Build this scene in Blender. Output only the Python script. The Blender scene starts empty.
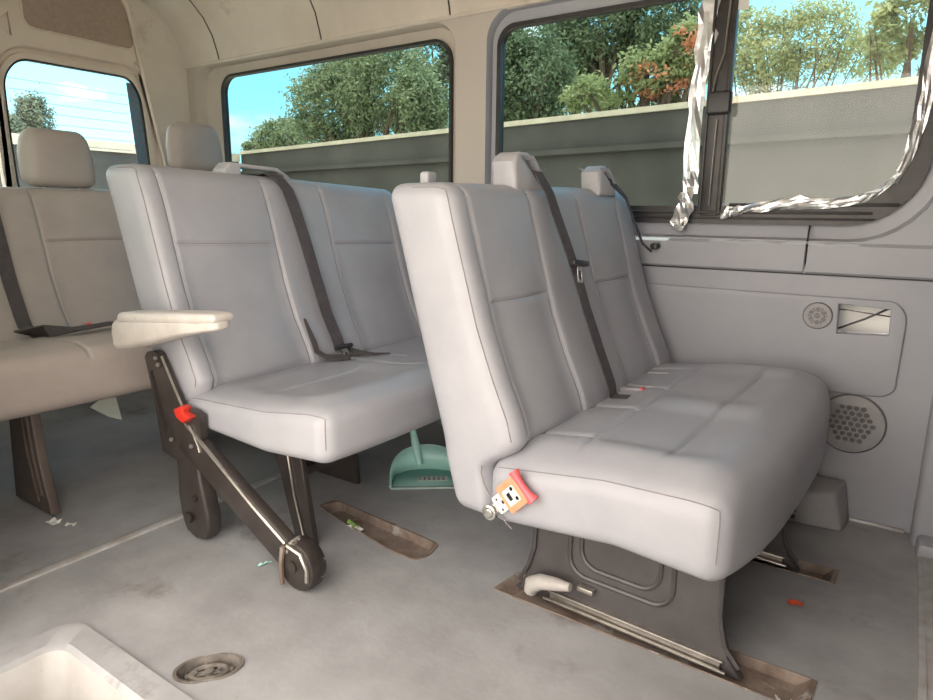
import bpy, bmesh, math, random
import numpy as np
from mathutils import Vector, Matrix
random.seed(7); rng = np.random.default_rng(7)
PI = math.pi
S = 0.88                       # everything is drawn in units of the eye height, then brought to metres
col = bpy.context.scene.collection
scene = bpy.context.scene

# ------------------------------------------------------------------ camera
YAW, PITCH, ROLL, FPX = 0.594479641, 0.208849901, 0.0102887389, 651.43
def cam_axes():
    cy, sy = math.cos(YAW), math.sin(YAW)
    f = np.array([-sy*math.cos(PITCH), cy*math.cos(PITCH), -math.sin(PITCH)])
    r = np.array([cy, sy, 0.0]); u = np.cross(r, f)
    return r*math.cos(ROLL)+u*math.sin(ROLL), -r*math.sin(ROLL)+u*math.cos(ROLL), f
R_, U_, F_ = cam_axes()
CAM = np.array([0.0, 0.0, 1.0])
def ray(px, py):
    return R_*(px-466.5)/FPX - U_*(py-350)/FPX + F_
def at(ax, v, px, py):
    """point of the place seen at a photo position, on the plane axis=v"""
    d = ray(px, py); return CAM + d*((v-CAM[ax])/d[ax])

# ------------------------------------------------------------------ materials
def new_mat(name):
    m = bpy.data.materials.new(name); m.use_nodes = True
    return m, m.node_tree.nodes, m.node_tree.links
def srgb(r, g, b):
    f = lambda c: ((c/255)/12.92 if c/255 <= .04045 else ((c/255+.055)/1.055)**2.4)
    return (f(r), f(g), f(b), 1)
def mat(name, c1, c2=None, scale=6, rough=.5, metal=0, bump=0, bscale=200, detail=6, spots=None, spot_scale=9, spot_at=.62, spot_w=.08, coat=0, spec=.5):
    m, N, L = new_mat(name); b = N['Principled BSDF']
    tc = N.new('ShaderNodeTexCoord')
    b.inputs['Roughness'].default_value = rough; b.inputs['Metallic'].default_value = metal
    b.inputs['Coat Weight'].default_value = coat
    b.inputs['Specular IOR Level'].default_value = spec
    if c2 is None: c2 = tuple(x*.9 for x in c1[:3])+(1,)
    n = N.new('ShaderNodeTexNoise'); n.inputs['Scale'].default_value = scale; n.inputs['Detail'].default_value = detail
    n.inputs['Roughness'].default_value = .65
    L.new(tc.outputs['Object'], n.inputs['Vector'])
    r = N.new('ShaderNodeValToRGB'); r.color_ramp.elements[0].position = .35; r.color_ramp.elements[1].position = .68
    r.color_ramp.elements[0].color = c2; r.color_ramp.elements[1].color = c1
    L.new(n.outputs['Fac'], r.inputs['Fac']); out = r.outputs['Color']
    if spots:
        n2 = N.new('ShaderNodeTexNoise'); n2.inputs['Scale'].default_value = spot_scale; n2.inputs['Detail'].default_value = 8
        n2.inputs['Roughness'].default_value = .7
        L.new(tc.outputs['Object'], n2.inputs['Vector'])
        r2 = N.new('ShaderNodeValToRGB'); r2.color_ramp.elements[0].position = spot_at; r2.color_ramp.elements[1].position = spot_at+spot_w
        L.new(n2.outputs['Fac'], r2.inputs['Fac'])
        mx = N.new('ShaderNodeMix'); mx.data_type = 'RGBA'
        L.new(r2.outputs['Color'], mx.inputs[0]); L.new(out, mx.inputs[6]); mx.inputs[7].default_value = spots
        out = mx.outputs[2]
    L.new(out, b.inputs['Base Color'])
    if bump:
        nb = N.new('ShaderNodeTexNoise'); nb.inputs['Scale'].default_value = bscale; nb.inputs['Detail'].default_value = 4
        L.new(tc.outputs['Object'], nb.inputs['Vector'])
        bp = N.new('ShaderNodeBump'); bp.inputs['Strength'].default_value = bump; bp.inputs['Distance'].default_value = .004
        L.new(nb.outputs['Fac'], bp.inputs['Height']); L.new(bp.outputs['Normal'], b.inputs['Normal'])
    return m
def glass_mat(name, tint, gloss=.9, dirt_veil=.05):
    m, N, L = new_mat(name); N.remove(N['Principled BSDF'])
    out = N['Material Output']
    t = N.new('ShaderNodeBsdfTransparent'); t.inputs['Color'].default_value = tint
    g = N.new('ShaderNodeBsdfGlossy'); g.inputs['Roughness'].default_value = .03; g.inputs['Color'].default_value = (.9, .93, .95, 1)
    fr = N.new('ShaderNodeFresnel'); fr.inputs['IOR'].default_value = 1.5
    mu = N.new('ShaderNodeMath'); mu.operation = 'MULTIPLY'; mu.inputs[1].default_value = gloss
    L.new(fr.outputs[0], mu.inputs[0])
    d = N.new('ShaderNodeBsdfDiffuse'); d.inputs['Color'].default_value = (.62, .62, .6, 1)
    tc = N.new('ShaderNodeTexCoord'); n = N.new('ShaderNodeTexNoise'); n.inputs['Scale'].default_value = 5; n.inputs['Detail'].default_value = 7
    mp = N.new('ShaderNodeMapping'); mp.inputs['Scale'].default_value = (2.5, 2.5, .6)
    L.new(tc.outputs['Object'], mp.inputs['Vector']); L.new(mp.outputs[0], n.inputs['Vector'])
    m2 = N.new('ShaderNodeMath'); m2.operation = 'MULTIPLY'; m2.inputs[1].default_value = dirt_veil*2  # mixes in dirt, and the painted reflection of the sliding pane
    L.new(n.outputs['Fac'], m2.inputs[0])
    mx0 = N.new('ShaderNodeMixShader'); L.new(m2.outputs[0], mx0.inputs[0]); L.new(t.outputs[0], mx0.inputs[1]); L.new(d.outputs[0], mx0.inputs[2])
    mx = N.new('ShaderNodeMixShader'); L.new(mu.outputs[0], mx.inputs[0]); L.new(mx0.outputs[0], mx.inputs[1]); L.new(g.outputs[0], mx.inputs[2])
    L.new(mx.outputs[0], out.inputs['Surface'])
    return m

M = {}
M['vinyl'] = mat('grey_vinyl', srgb(161, 162, 169), srgb(152, 153, 161), 5, .36, bump=.10, bscale=420, spots=srgb(150, 148, 148), spot_scale=4, spot_at=.66, spot_w=.2)
M['vinyl_rear'] = mat('brownish_grey_vinyl', srgb(174, 164, 159), srgb(162, 152, 147), 4, .45, bump=.10, bscale=420)  # browner and rougher than the vinyl of the other benches
M['thread'] = mat('seam_thread', srgb(205, 202, 204), srgb(190, 187, 190), 60, .6)
M['thread_dark'] = mat('dark_seam_thread', srgb(136, 131, 133), srgb(120, 116, 118), 60, .7)
M['arm'] = mat('cream_armrest', srgb(196, 192, 189), srgb(180, 174, 169), 12, .42, bump=.08, bscale=300, spots=srgb(150, 124, 100), spot_scale=22, spot_at=.66, spot_w=.05)
M['belt'] = mat('dark_webbing', srgb(84, 80, 83), srgb(70, 66, 70), 40, .75, bump=.3, bscale=500)
M['belt_brown'] = mat('brown_webbing', srgb(82, 76, 76), srgb(70, 64, 64), 40, .8)
M['black_pl'] = mat('black_plastic', srgb(50, 48, 50), srgb(40, 38, 40), 30, .4)
M['rubber'] = mat('black_rubber', srgb(46, 45, 47), srgb(34, 33, 35), 20, .5)
M['frame'] = mat('anodised_dark_frame', srgb(66, 63, 64), srgb(50, 48, 49), 14, .4, metal=.2)
M['black_metal'] = mat('black_painted_metal', srgb(66, 60, 58), srgb(50, 45, 44), 12, .34, spots=srgb(92, 76, 66), spot_scale=16, spot_at=.66, spot_w=.06)
M['worn_metal'] = mat('worn_foot_metal', srgb(70, 64, 61), srgb(50, 45, 43), 24, .4, metal=.3, spots=srgb(190, 184, 178), spot_scale=14, spot_at=.6, spot_w=.04)
M['leg'] = mat('dark_pedestal_metal', srgb(78, 75, 76), srgb(64, 61, 62), 9, .42, spots=srgb(104, 96, 90), spot_scale=13, spot_at=.64, spot_w=.1)
M['leg_rear'] = mat('brown_grey_pedestal_metal', srgb(98, 88, 82), srgb(84, 75, 70), 9, .45)  # lighter and browner than the other pedestals
M['edge'] = mat('bare_metal_edge', srgb(190, 186, 180), srgb(160, 155, 148), 30, .3, metal=.8)
M['chrome'] = mat('bright_steel', srgb(215, 215, 212), srgb(190, 190, 188), 30, .25, metal=.9)
M['alu'] = mat('aluminium_strip', srgb(200, 200, 202), srgb(172, 168, 164), 20, .4, metal=.35)
M['rust'] = mat('rusty_steel', srgb(146, 133, 124), srgb(108, 92, 82), 14, .75, metal=.1, bump=.5, bscale=60, spots=srgb(160, 156, 152), spot_scale=11, spot_at=.58, spot_w=.06)
M['floor'] = mat('grey_floor_vinyl', srgb(168, 169, 172), srgb(138, 138, 140), 3.2, .45, bump=.12, bscale=70, detail=10, spots=srgb(116, 110, 106), spot_scale=3.0, spot_at=.57, spot_w=.14)
M['wall'] = mat('grey_side_panel', srgb(162, 164, 172), srgb(153, 155, 164), 3, .48, bump=.08, bscale=260, spots=srgb(144, 144, 150), spot_scale=7, spot_at=.68, spot_w=.1)
def beige_to_grey():  # blends from grey at the front to beige at the rear
    m, N, L = new_mat('upper_panel_beige_towards_the_rear'); b = N['Principled BSDF']; b.inputs['Roughness'].default_value = .52
    tc = N.new('ShaderNodeTexCoord'); sp_ = N.new('ShaderNodeSeparateXYZ'); L.new(tc.outputs['Object'], sp_.inputs[0])
    n_ = N.new('ShaderNodeTexNoise'); n_.inputs['Scale'].default_value = 3; n_.inputs['Detail'].default_value = 6; L.new(tc.outputs['Object'], n_.inputs['Vector'])
    a_ = N.new('ShaderNodeMath'); a_.operation = 'MULTIPLY_ADD'; a_.inputs[1].default_value = .5; L.new(n_.outputs['Fac'], a_.inputs[0]); L.new(sp_.outputs['X'], a_.inputs[2])
    r_ = N.new('ShaderNodeMapRange'); r_.inputs['From Min'].default_value = -1.3; r_.inputs['From Max'].default_value = -.2; L.new(a_.outputs[0], r_.inputs['Value'])
    x_ = N.new('ShaderNodeMix'); x_.data_type = 'RGBA'; L.new(r_.outputs[0], x_.inputs[0]); x_.inputs[6].default_value = srgb(190, 182, 174); x_.inputs[7].default_value = srgb(160, 162, 170)
    L.new(x_.outputs[2], b.inputs['Base Color']); return m
M['wall_up'] = beige_to_grey()
M['trimu'] = mat('beige_grey_upper_trim', srgb(192, 183, 174), srgb(178, 168, 159), 3, .55, bump=.08, bscale=240)
M['liner'] = mat('beige_headliner_fabric', srgb(214, 206, 198), srgb(200, 190, 181), 2.6, .9, bump=.25, bscale=320, spots=srgb(168, 152, 140), spot_scale=3.1, spot_at=.57, spot_w=.14)
M['door'] = mat('rear_door_panel', srgb(224, 212, 202), srgb(212, 199, 188), 4, .5)
M['felt'] = mat('brown_felt_panel', srgb(168, 150, 140), srgb(156, 138, 128), 60, .95)
M['white_paint'] = mat('white_body_paint', srgb(236, 233, 226), srgb(228, 225, 218), 4, .3, coat=.3)
M['step'] = mat('cream_step_plastic', srgb(184, 182, 180), srgb(164, 160, 157), 5, .5, spots=srgb(146, 140, 134), spot_scale=9, spot_at=.62, spot_w=.12)
M['grille'] = mat('grey_grille_plastic', srgb(158, 157, 160), srgb(148, 147, 150), 18, .5)
M['rim'] = mat('grey_grille_rim', srgb(112, 111, 114), srgb(100, 99, 102), 30, .5)
M['grille_dark'] = mat('dark_grille_cloth', srgb(126, 124, 127), srgb(112, 110, 113), 60, .9)
M['teal'] = mat('turquoise_plastic', srgb(172, 218, 212), srgb(158, 206, 200), 8, .35)
M['teal_lip'] = mat('grey_teal_rubber_lip', srgb(160, 178, 174), srgb(146, 166, 162), 12, .5)
M['paper'] = mat('white_paper', srgb(220, 224, 220), srgb(205, 208, 205), 40, .8)
M['print'] = mat('grey_print', srgb(120, 124, 126), srgb(110, 112, 114), 40, .8)
M['greenish'] = mat('pale_green_patch', srgb(238, 244, 234), srgb(226, 234, 220), 20, .8)
M['red'] = mat('red_plastic', srgb(214, 62, 48), srgb(196, 50, 40), 30, .35)
M['pink'] = mat('pink_red_button', srgb(232, 104, 112), srgb(222, 92, 100), 30, .35)
M['orange'] = mat('orange_plastic', srgb(236, 152, 118), srgb(226, 138, 104), 30, .4)
M['orange_bit'] = mat('orange_red_wrapper', srgb(226, 96, 62), srgb(210, 84, 54), 30, .4)
M['green_bit'] = mat('green_wrapper', srgb(160, 200, 110), srgb(140, 184, 96), 30, .4)
M['foil'] = mat('crumpled_foil', srgb(232, 234, 236), srgb(214, 216, 218), 20, .3, metal=.85, bump=.5, bscale=40)
M['glass'] = glass_mat('tinted_window_glass', (.58, .64, .62, 1), 0, .004)
M['glass_dark'] = glass_mat('dark_privacy_glass', (.2, .22, .22, 1), .6, .02)
M['glass_clear'] = glass_mat('veiled_sliding_glass', (.76, .79, .76, 1), .7, .045)  # diffuse veil stands in for the pale reflection in this pane
M['glass_rear'] = glass_mat('rear_window_glass', (.84, .90, .90, 1), .3, .01)
M['frit'] = mat('black_glass_print', srgb(118, 132, 148), srgb(98, 112, 128), 90, .3, spots=srgb(110, 124, 140), spot_scale=60, spot_at=.6, spot_w=.05)
M['wire'] = mat('heater_wire', srgb(96, 128, 140), srgb(90, 120, 132), 30, .5)
M['concrete'] = mat('dark_concrete', srgb(84, 83, 82), srgb(66, 65, 65), 1.6, .9, bump=.4, bscale=30, spots=srgb(54, 54, 54), spot_scale=1.1, spot_at=.55, spot_w=.18)
M['coping'] = mat('pale_wall_coping', srgb(206, 198, 184), srgb(182, 174, 160), 5, .85)
M['ground'] = mat('pale_yard_concrete', srgb(204, 194, 178), srgb(186, 176, 160), 1.2, .9)
M['leaf_dark'] = mat('dark_leaves', srgb(126, 142, 112), srgb(84, 104, 76), 3.5, .55)
M['leaf_mid'] = mat('mid_leaves', srgb(154, 166, 132), srgb(104, 122, 92), 3.5, .55)
M['leaf_light'] = mat('olive_leaves', srgb(172, 180, 134), srgb(130, 146, 100), 3.5, .55)
M['leaf_grey'] = mat('grey_green_leaves', srgb(124, 132, 112), srgb(98, 106, 88), 1.4, .6)
def translucent(m, f=.4):
    N, L = m.node_tree.nodes, m.node_tree.links; b = N['Principled BSDF']; t = N.new('ShaderNodeBsdfTranslucent'); x = N.new('ShaderNodeMixShader'); x.inputs[0].default_value = f
    L.new(b.inputs['Base Color'].links[0].from_socket, t.inputs['Color']); L.new(b.outputs[0], x.inputs[1]); L.new(t.outputs[0], x.inputs[2]); L.new(x.outputs[0], N['Material Output'].inputs['Surface'])
M['blossom'] = mat('orange_red_blossom', srgb(214, 150, 118), srgb(198, 130, 100), 4, .6)
for k_ in ('leaf_dark', 'leaf_mid', 'leaf_light', 'leaf_grey', 'blossom'): translucent(M[k_])
M['bark'] = mat('brown_bark', srgb(104, 92, 80), srgb(78, 68, 58), 8, .9, bump=.6, bscale=30)

# ------------------------------------------------------------------ objects and mesh helpers
def link(name, me, m=None, parent=None, smooth=True):
    o = bpy.data.objects.new(name, me); col.objects.link(o)
    if m is not None: me.materials.append(m)
    if parent is not None: o.parent = parent
    if smooth and len(me.polygons):
        me.polygons.foreach_set('use_smooth', [True]*len(me.polygons))
        me.set_sharp_from_angle(angle=math.radians(38))
    return o
def tag(o, label=None, cat=None, group=None, kind=None):
    if label: o['label'] = label
    if cat: o['category'] = cat
    if group: o['group'] = group
    if kind: o['kind'] = kind
    return o
def struct(o):
    o['kind'] = 'structure'; return o
def empty(name, loc=(0, 0, 0), rot=(0, 0, 0)):
    o = bpy.data.objects.new(name, None); col.objects.link(o)
    o.location = loc; o.rotation_euler = rot; o.empty_display_size = .05
    return o

class MB:
    """collects shapes for ONE mesh"""
    def __init__(s): s.v = []; s.f = []
    def add(s, vs, fs):
        k = len(s.v); s.v += [tuple(map(float, p)) for p in vs]; s.f += [tuple(i+k for i in f) for f in fs]; return s
    def box(s, c, d, rot=None):
        c = np.array(c, float); d = np.array(d, float)/2
        P = [np.array((x, y, z))*d for x in (-1, 1) for y in (-1, 1) for z in (-1, 1)]
        if rot is not None:
            q = rot.to_matrix() if hasattr(rot, 'to_matrix') else rot
            P = [np.array(q @ Vector(p)) for p in P]
        return s.add([c+p for p in P], [(0, 1, 3, 2), (4, 6, 7, 5), (0, 4, 5, 1), (2, 3, 7, 6), (0, 2, 6, 4), (1, 5, 7, 3)])
    def bar(s, a, b, w, t, up=(0, 0, 1)):
        a = np.array(a, float); b = np.array(b, float); d = b-a; L = np.linalg.norm(d); d /= L
        u = np.array(up, float); x = np.cross(d, u); x /= np.linalg.norm(x); u = np.cross(x, d)
        vs = [p+x*sx*w/2+u*sz*t/2 for p in (a, b) for sx, sz in ((-1, -1), (1, -1), (1, 1), (-1, 1))]
        return s.add(vs, [(3, 2, 1, 0), (4, 5, 6, 7)]+[(i, (i+1) % 4, (i+1) % 4+4, i+4) for i in range(4)])
    def tube(s, pts, r, n=8, cap=True):
        pts = [np.array(p, float) for p in pts]; rs = r if hasattr(r, '__len__') else [r]*len(pts)
        vs = []; up = None
        for i, p in enumerate(pts):
            d = pts[min(i+1, len(pts)-1)]-pts[max(i-1, 0)]; d /= (np.linalg.norm(d)+1e-9)
            if up is None:
                up = np.array((0, 0, 1.)) if abs(d[2]) < .9 else np.array((1., 0, 0))
            x = np.cross(d, up); x /= np.linalg.norm(x); up = np.cross(x, d)
            vs += [p+rs[i]*(x*math.cos(2*PI*k/n)+up*math.sin(2*PI*k/n)) for k in range(n)]
        fs = [(i*n+k, i*n+(k+1) % n, (i+1)*n+(k+1) % n, (i+1)*n+k) for i in range(len(pts)-1) for k in range(n)]
        if cap: fs += [tuple(range(n-1, -1, -1)), tuple((len(pts)-1)*n+k for k in range(n))]
        return s.add(vs, fs)
    def cyl(s, a, b, r, n=24, r2=None):
        return s.tube([a, b], [r, r if r2 is None else r2], n)
    def ribbon(s, pts, wv, w, t):
        """strap: path points, width direction(s), width, thickness"""
        pts = [np.array(p, float) for p in pts]; vs = []
        for i, p in enumerate(pts):
            d = pts[min(i+1, len(pts)-1)]-pts[max(i-1, 0)]; d /= np.linalg.norm(d)
            x = np.array(wv[i] if hasattr(wv[0], '__len__') else wv, float); x = x-d*np.dot(x, d); x /= np.linalg.norm(x)
            u = np.cross(x, d); ww = w[i] if hasattr(w, '__len__') else w
            vs += [p-x*ww/2-u*t/2, p+x*ww/2-u*t/2, p+x*ww/2+u*t/2, p-x*ww/2+u*t/2]
        fs = [(i*4+k, i*4+(k+1) % 4, (i+1)*4+(k+1) % 4, (i+1)*4+k) for i in range(len(pts)-1) for k in range(4)]
        fs += [(3, 2, 1, 0), tuple((len(pts)-1)*4+k for k in range(4))]
        return s.add(vs, fs)
    def ring(s, outer, inner):
        """skin between two closed loops of the same count"""
        n = len(outer); return s.add(list(outer)+list(inner), [(i, (i+1) % n, n+(i+1) % n, n+i) for i in range(n)])
    def loops(s, L, closed_ends=False):
        n = len(L[0]); vs = [p for l in L for p in l]
        fs = [(j*n+i, j*n+(i+1) % n, (j+1)*n+(i+1) % n, (j+1)*n+i) for j in range(len(L)-1) for i in range(n)]
        if closed_ends: fs += [tuple(range(n-1, -1, -1)), tuple((len(L)-1)*n+i for i in range(n))]
        return s.add(vs, fs)
    def build(s, name, m, parent=None, bevel=0, smooth=True, seg=2, fix=True):
        me = bpy.data.meshes.new(name); me.from_pydata(s.v, [], s.f); me.update()
        bm = bmesh.new(); bm.from_mesh(me)
        if fix: bmesh.ops.recalc_face_normals(bm, faces=bm.faces)
        if bevel:
            es = [e for e in bm.edges if len(e.link_faces) == 2 and e.calc_face_angle(0) > .5]
            bmesh.ops.bevel(bm, geom=es, offset=bevel, segments=seg, profile=.5, affect='EDGES', clamp_overlap=True)
        bm.to_mesh(me); bm.free()
        return link(name, me, m, parent, smooth)

def rrect(x0, x1, z0, z1, r, n=8):
    """rounded rectangle loop; r = one radius or (bl, br, tr, tl)"""
    rs = r if hasattr(r, '__len__') else (r,)*4
    out = []
    for (cx, cz, a0, q) in ((x0+rs[0], z0+rs[0], PI, rs[0]), (x1-rs[1], z0+rs[1], 1.5*PI, rs[1]), (x1-rs[2], z1-rs[2], 0, rs[2]), (x0+rs[3], z1-rs[3], .5*PI, rs[3])):
        out += [(cx+q*math.cos(a0+PI/2*k/n), cz+q*math.sin(a0+PI/2*k/n)) for k in range(n+1)]
    return out
def circle(cx, cz, r, n=32, ry=None):
    return [(cx+r*math.cos(2*PI*k/n), cz+(ry or r)*math.sin(2*PI*k/n)) for k in range(n)]
def plate(name, outer, holes, t, fmap, m, parent=None, bevel=0, smooth=True):
    """flat plate with holes: 2D loops filled, thickness t, fmap(a, b, c) -> place, c in 0..t"""
    cu = bpy.data.curves.new('tmp', 'CURVE'); cu.dimensions = '2D'; cu.fill_mode = 'BOTH'
    cu.extrude = t/2-bevel; cu.bevel_depth = bevel; cu.bevel_resolution = 2; cu.offset = -bevel
    for lp in [outer]+list(holes):
        sp = cu.splines.new('POLY'); sp.points.add(len(lp)-1); sp.use_cyclic_u = True
        for p, q in zip(sp.points, lp): p.co = (q[0], q[1], 0, 1)
    o = bpy.data.objects.new('tmp', cu); col.objects.link(o)
    dg = bpy.context.evaluated_depsgraph_get(); dg.update()
    me = bpy.data.meshes.new_from_object(o.evaluated_get(dg)); bpy.data.objects.remove(o); bpy.data.curves.remove(cu)
    me.name = name
    for v in me.vertices: v.co = fmap(v.co.x, v.co.y, v.co.z+t/2)
    bm = bmesh.new(); bm.from_mesh(me); bmesh.ops.remove_doubles(bm, verts=bm.verts, dist=1e-5)
    bmesh.ops.recalc_face_normals(bm, faces=bm.faces); bm.to_mesh(me); bm.free()
    me.materials.clear()
    return link(name, me, m, parent, smooth)

def lines(L, r, res, extra=()):
    e = [r*k for k in (0, .12, .3, .5, .72, 1)]
    mid = list(np.arange(r+res, L-r-res*.5, res))
    a = e+mid+[L-x for x in e]
    for x in extra: a += [x+d for d in (-.012, -.007, -.0035, 0, .0035, .007, .012)]
    a = sorted(x for x in a if 0 <= x <= L); out = [a[0]]
    for x in a[1:]:
        if x-out[-1] > 1e-3: out.append(x)
    out[-1] = L
    return np.array(out)
def rbox(name, xl, yl, zl, r, warp, m, parent=None):
    """rounded box of lattice lines, bent by warp(p, q): p = points, q = lattice coordinates"""
    nx, ny, nz = len(xl), len(yl), len(zl); idx = -np.ones((nx, ny, nz), int)
    I, J, K = np.meshgrid(range(nx), range(ny), range(nz), indexing='ij')
    on = (I == 0) | (I == nx-1) | (J == 0) | (J == ny-1) | (K == 0) | (K == nz-1)
    idx[on] = np.arange(on.sum())
    q = np.stack([xl[I[on]], yl[J[on]], zl[K[on]]], 1)
    lo = np.array([xl[0], yl[0], zl[0]])+r; hi = np.array([xl[-1], yl[-1], zl[-1]])-r
    c = np.clip(q, lo, hi); d = q-c; n = np.linalg.norm(d, axis=1, keepdims=True)
    p = np.where(n > 1e-9, c+d/np.maximum(n, 1e-9)*np.minimum(r, np.max(np.abs(d), axis=1, keepdims=True)), q)
    p = warp(p, q)
    F = []
    def quad(g, flip):
        a, b, c_, d_ = g[:-1, :-1].ravel(), g[1:, :-1].ravel(), g[1:, 1:].ravel(), g[:-1, 1:].ravel()
        F.append(np.stack([a, d_, c_, b] if flip else [a, b, c_, d_], 1))
    quad(idx[0], True); quad(idx[-1], False); quad(idx[:, 0], False); quad(idx[:, -1], True); quad(idx[:, :, 0], True); quad(idx[:, :, -1], False)
    F = np.concatenate(F)
    me = bpy.data.meshes.new(name); me.from_pydata(p.tolist(), [], F.tolist()); me.update()
    me.polygons.foreach_set('use_smooth', [True]*len(me.polygons)); me.materials.append(m)
    o = bpy.data.objects.new(name, me); col.objects.link(o)
    if parent is not None: o.parent = parent
    return o
def sstep(a, b, x):
    t = np.clip((x-a)/(b-a), 0, 1); return t*t*(3-2*t)
def soft_block(name, size, r, m, parent=None, loc=(0, 0, 0), warp=None, res=.03):
    xl, yl, zl = (lines(s, min(r, s*.49), res) for s in size)
    def w(p, q):
        p = p-np.array(size)/2
        if warp is not None: p = warp(p)
        return p+np.array(loc)
    return rbox(name, xl, yl, zl, r, w, m, parent)

# ------------------------------------------------------------------ benches
class Bench:
    """a bench drawn in its own frame: x forward, y across (0 = end nearest the open door), z up"""
    def __init__(s, **k): s.__dict__.update(k)
    def xr(s, z): return np.interp(z, *s.rear)
    def xf(s, z): return np.interp(z, *s.front)
    def relief(s, y, z):
        """how far the padding stands proud of the plain front"""
        d = np.zeros_like(y)
        for a, b in s.panels:
            ins = sstep(a-.012, a+.03, y)*sstep(b+.012, b-.03, y)
            low = sstep(s.ztop-.08, s.ztop-.45, z)
            d -= .016*ins*low
            d += .012*np.sin(np.clip((y-a)/(b-a), 0, 1)*PI)*sstep(s.ztop-.02, s.ztop-.3, z)
            d -= .007*np.exp(-((z-s.seamz(y))/.0065)**2)*sstep(a, a+.02, y)*sstep(b, b-.02, y)
        for yy in [v for p in s.panels for v in p]:
            d -= .007*np.exp(-((y-yy)/.006)**2)
        return d
    def warp(s, p, q=None):
        T, zb = s.T, s.zbot
        tx = p[:, 0]/T; y = p[:, 1]; z = zb+p[:, 2]
        xr, xf = s.xr(z), s.xf(z)
        x = xr+(xf-xr)*tx
        x = x+s.relief(y, z)*sstep(.55, 1, tx)
        x = x+.012*np.sin(np.clip(y/s.W, 0, 1)*PI)*sstep(.5, 1, tx)
        z = z+s.shear*y
        return np.stack([x, y, z], 1)
    def surf(s, y, z, off=0.0):
        """point on the front of the backrest"""
        p = s.warp(np.array([[s.T, y, z-s.zbot]]))[0]; p[0] += off; return p
    @staticmethod
    def rnd(q, size, r):
        q = np.array(q, float); c = np.clip(q, r, np.array(size)-r); d = q-c; n = np.linalg.norm(d, axis=1, keepdims=True)
        return c+d/np.maximum(n, 1e-9)*r
    def make(s, root):
        H = s.ztop-s.zbot
        ys = lines(s.W, .045, .022, [v for p in s.panels for v in p])
        zs = lines(H, .045, .016, [s.seamz0-s.zbot])
        b = rbox('backrest', lines(s.T, .045, .03), ys, zs, .045, s.warp, s.mat, root)
        for yy in [v for p in s.panels for v in p]:
            MB().tube([s.surf(yy, z, -.0005) for z in np.linspace(s.zjoin, s.ztop-.03, 40)], .0020, 5).build('panel_seam', s.thread, b)
        for a, c in s.panels:
            MB().tube([s.surf(y, s.seamz0, -.0005) for y in np.linspace(a, c, 20)], .0016, 5).build('panel_seam', M['thread_dark'], b)
        for e in (0, 1):
            y0 = s.W*e
            q = [(s.T, y0, z-s.zbot) for z in np.linspace(s.zjoin-.02, s.ztop, 60)]+[(x, y0, H) for x in np.linspace(s.T, s.T-.10, 14)[1:]]
            pts = s.warp(s.rnd(q, (s.T, s.W, H), .045))
            MB().tube(pts, .0016, 5).build('edge_seam', M['thread_dark'], b)
        s.backrest = b
        # cushion
        L = s.cx1-s.cx0
        def zt(x): return np.interp(x, *s.ctop)
        def zb(x): return np.interp(x, *s.cbot)
        def cw(p, q=None):
            x = s.cx0+p[:, 0]; y = p[:, 1]; tz = p[:, 2]/s.cH
            v = y/s.W
            x = x-s.bow*np.abs(2*v-1)**3.5*sstep(s.cx0+.2, s.cx1, x)
            b0, t0 = zb(x), zt(x)
            top = sstep(.5, 1, tz)
            crown = s.crown*sstep(0, .12, y)*sstep(0, .12, s.W-y)*sstep(s.cx1+.02, s.cx1-.14, x)
            g = np.zeros_like(y)
            for yy, xa, xb in s.cseam_y:
                g -= .007*np.exp(-((y-yy)/.007)**2)*sstep(xa-.02, xa, x)*sstep(xb+.02, xb, x)
            for xx, ya, yb in s.cseam_x:
                g -= .007*np.exp(-((x-xx)/.008)**2)*sstep(ya-.02, ya, y)*sstep(yb+.02, yb, y)
            for (xa, xb, ya, yb, dp) in s.dish:
                g -= dp*sstep(xa-.03, xa+.07, x)*sstep(xb+.03, xb-.07, x)*sstep(ya-.03, ya+.05, y)*sstep(yb+.03, yb-.05, y)
            z = b0+(t0-b0)*tz+(crown+g)*top+s.ctilt*v*tz
            side = np.minimum(y, s.W-y)
            return np.stack([x, y, z], 1)
        s.cw = cw
        xl = lines(L, .045, .018, [x-s.cx0 for x, _, _ in s.cseam_x]); yl = lines(s.W, .045, .022, [y for y, _, _ in s.cseam_y])
        c = rbox('cushion', xl, yl, lines(s.cH, .045, .03), .045, cw, s.mat, root)
        t = MB()
        q = [(x, 0, s.cH) for x in np.linspace(.02, L, 40)]+[(L, 0, z) for z in np.linspace(s.cH, .05, 14)[1:]]
        pts = cw(s.rnd(q, (L, s.W, s.cH), .045))
        t.tube(pts, .0015, 5); t.build('cushion_seam', M['thread_dark'], c)
        s.cushion = c
        return root

# ---- front bench (nearest the door, on the right)
A = Bench(T=.18, W=1.05, zbot=.227, ztop=1.072, zjoin=.47, seamz0=.775, seamz=lambda y: .775, shear=.014, mat=M['vinyl'], thread=M['thread'],
          rear=([.227, .59, .927, 1.075], [-.925, -1.036, -1.135, -1.180]),
          front=([.227, .345, .375, .395, .42, .45, .50, .60, .72, .98, 1.075], [-.805, -.828, -.822, -.79, -.752, -.738, -.752, -.800, -.850, -.930, -.955]),
          panels=[(.07, .345), (.62, .90)], cx0=-.822, cx1=-.188, cH=.17,
          ctop=([-.83, -.51, -.31, -.18], [.382, .430, .440, .436]), cbot=([-.83, -.774, -.476, -.233, -.18], [.222, .228, .262, .250, .252]),
          bow=.056, crown=.040, ctilt=.058, cseam_y=[(.15, -.8, -.62), (.40, -.8, -.60), (.62, -.8, -.60), (.86, -.8, -.62)],
          cseam_x=[(-.60, .10, .92), (-.40, .12, .90)], dish=[(-.58, -.30, .12, .46, .012), (-.58, -.30, .54, .88, .012)])
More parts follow.
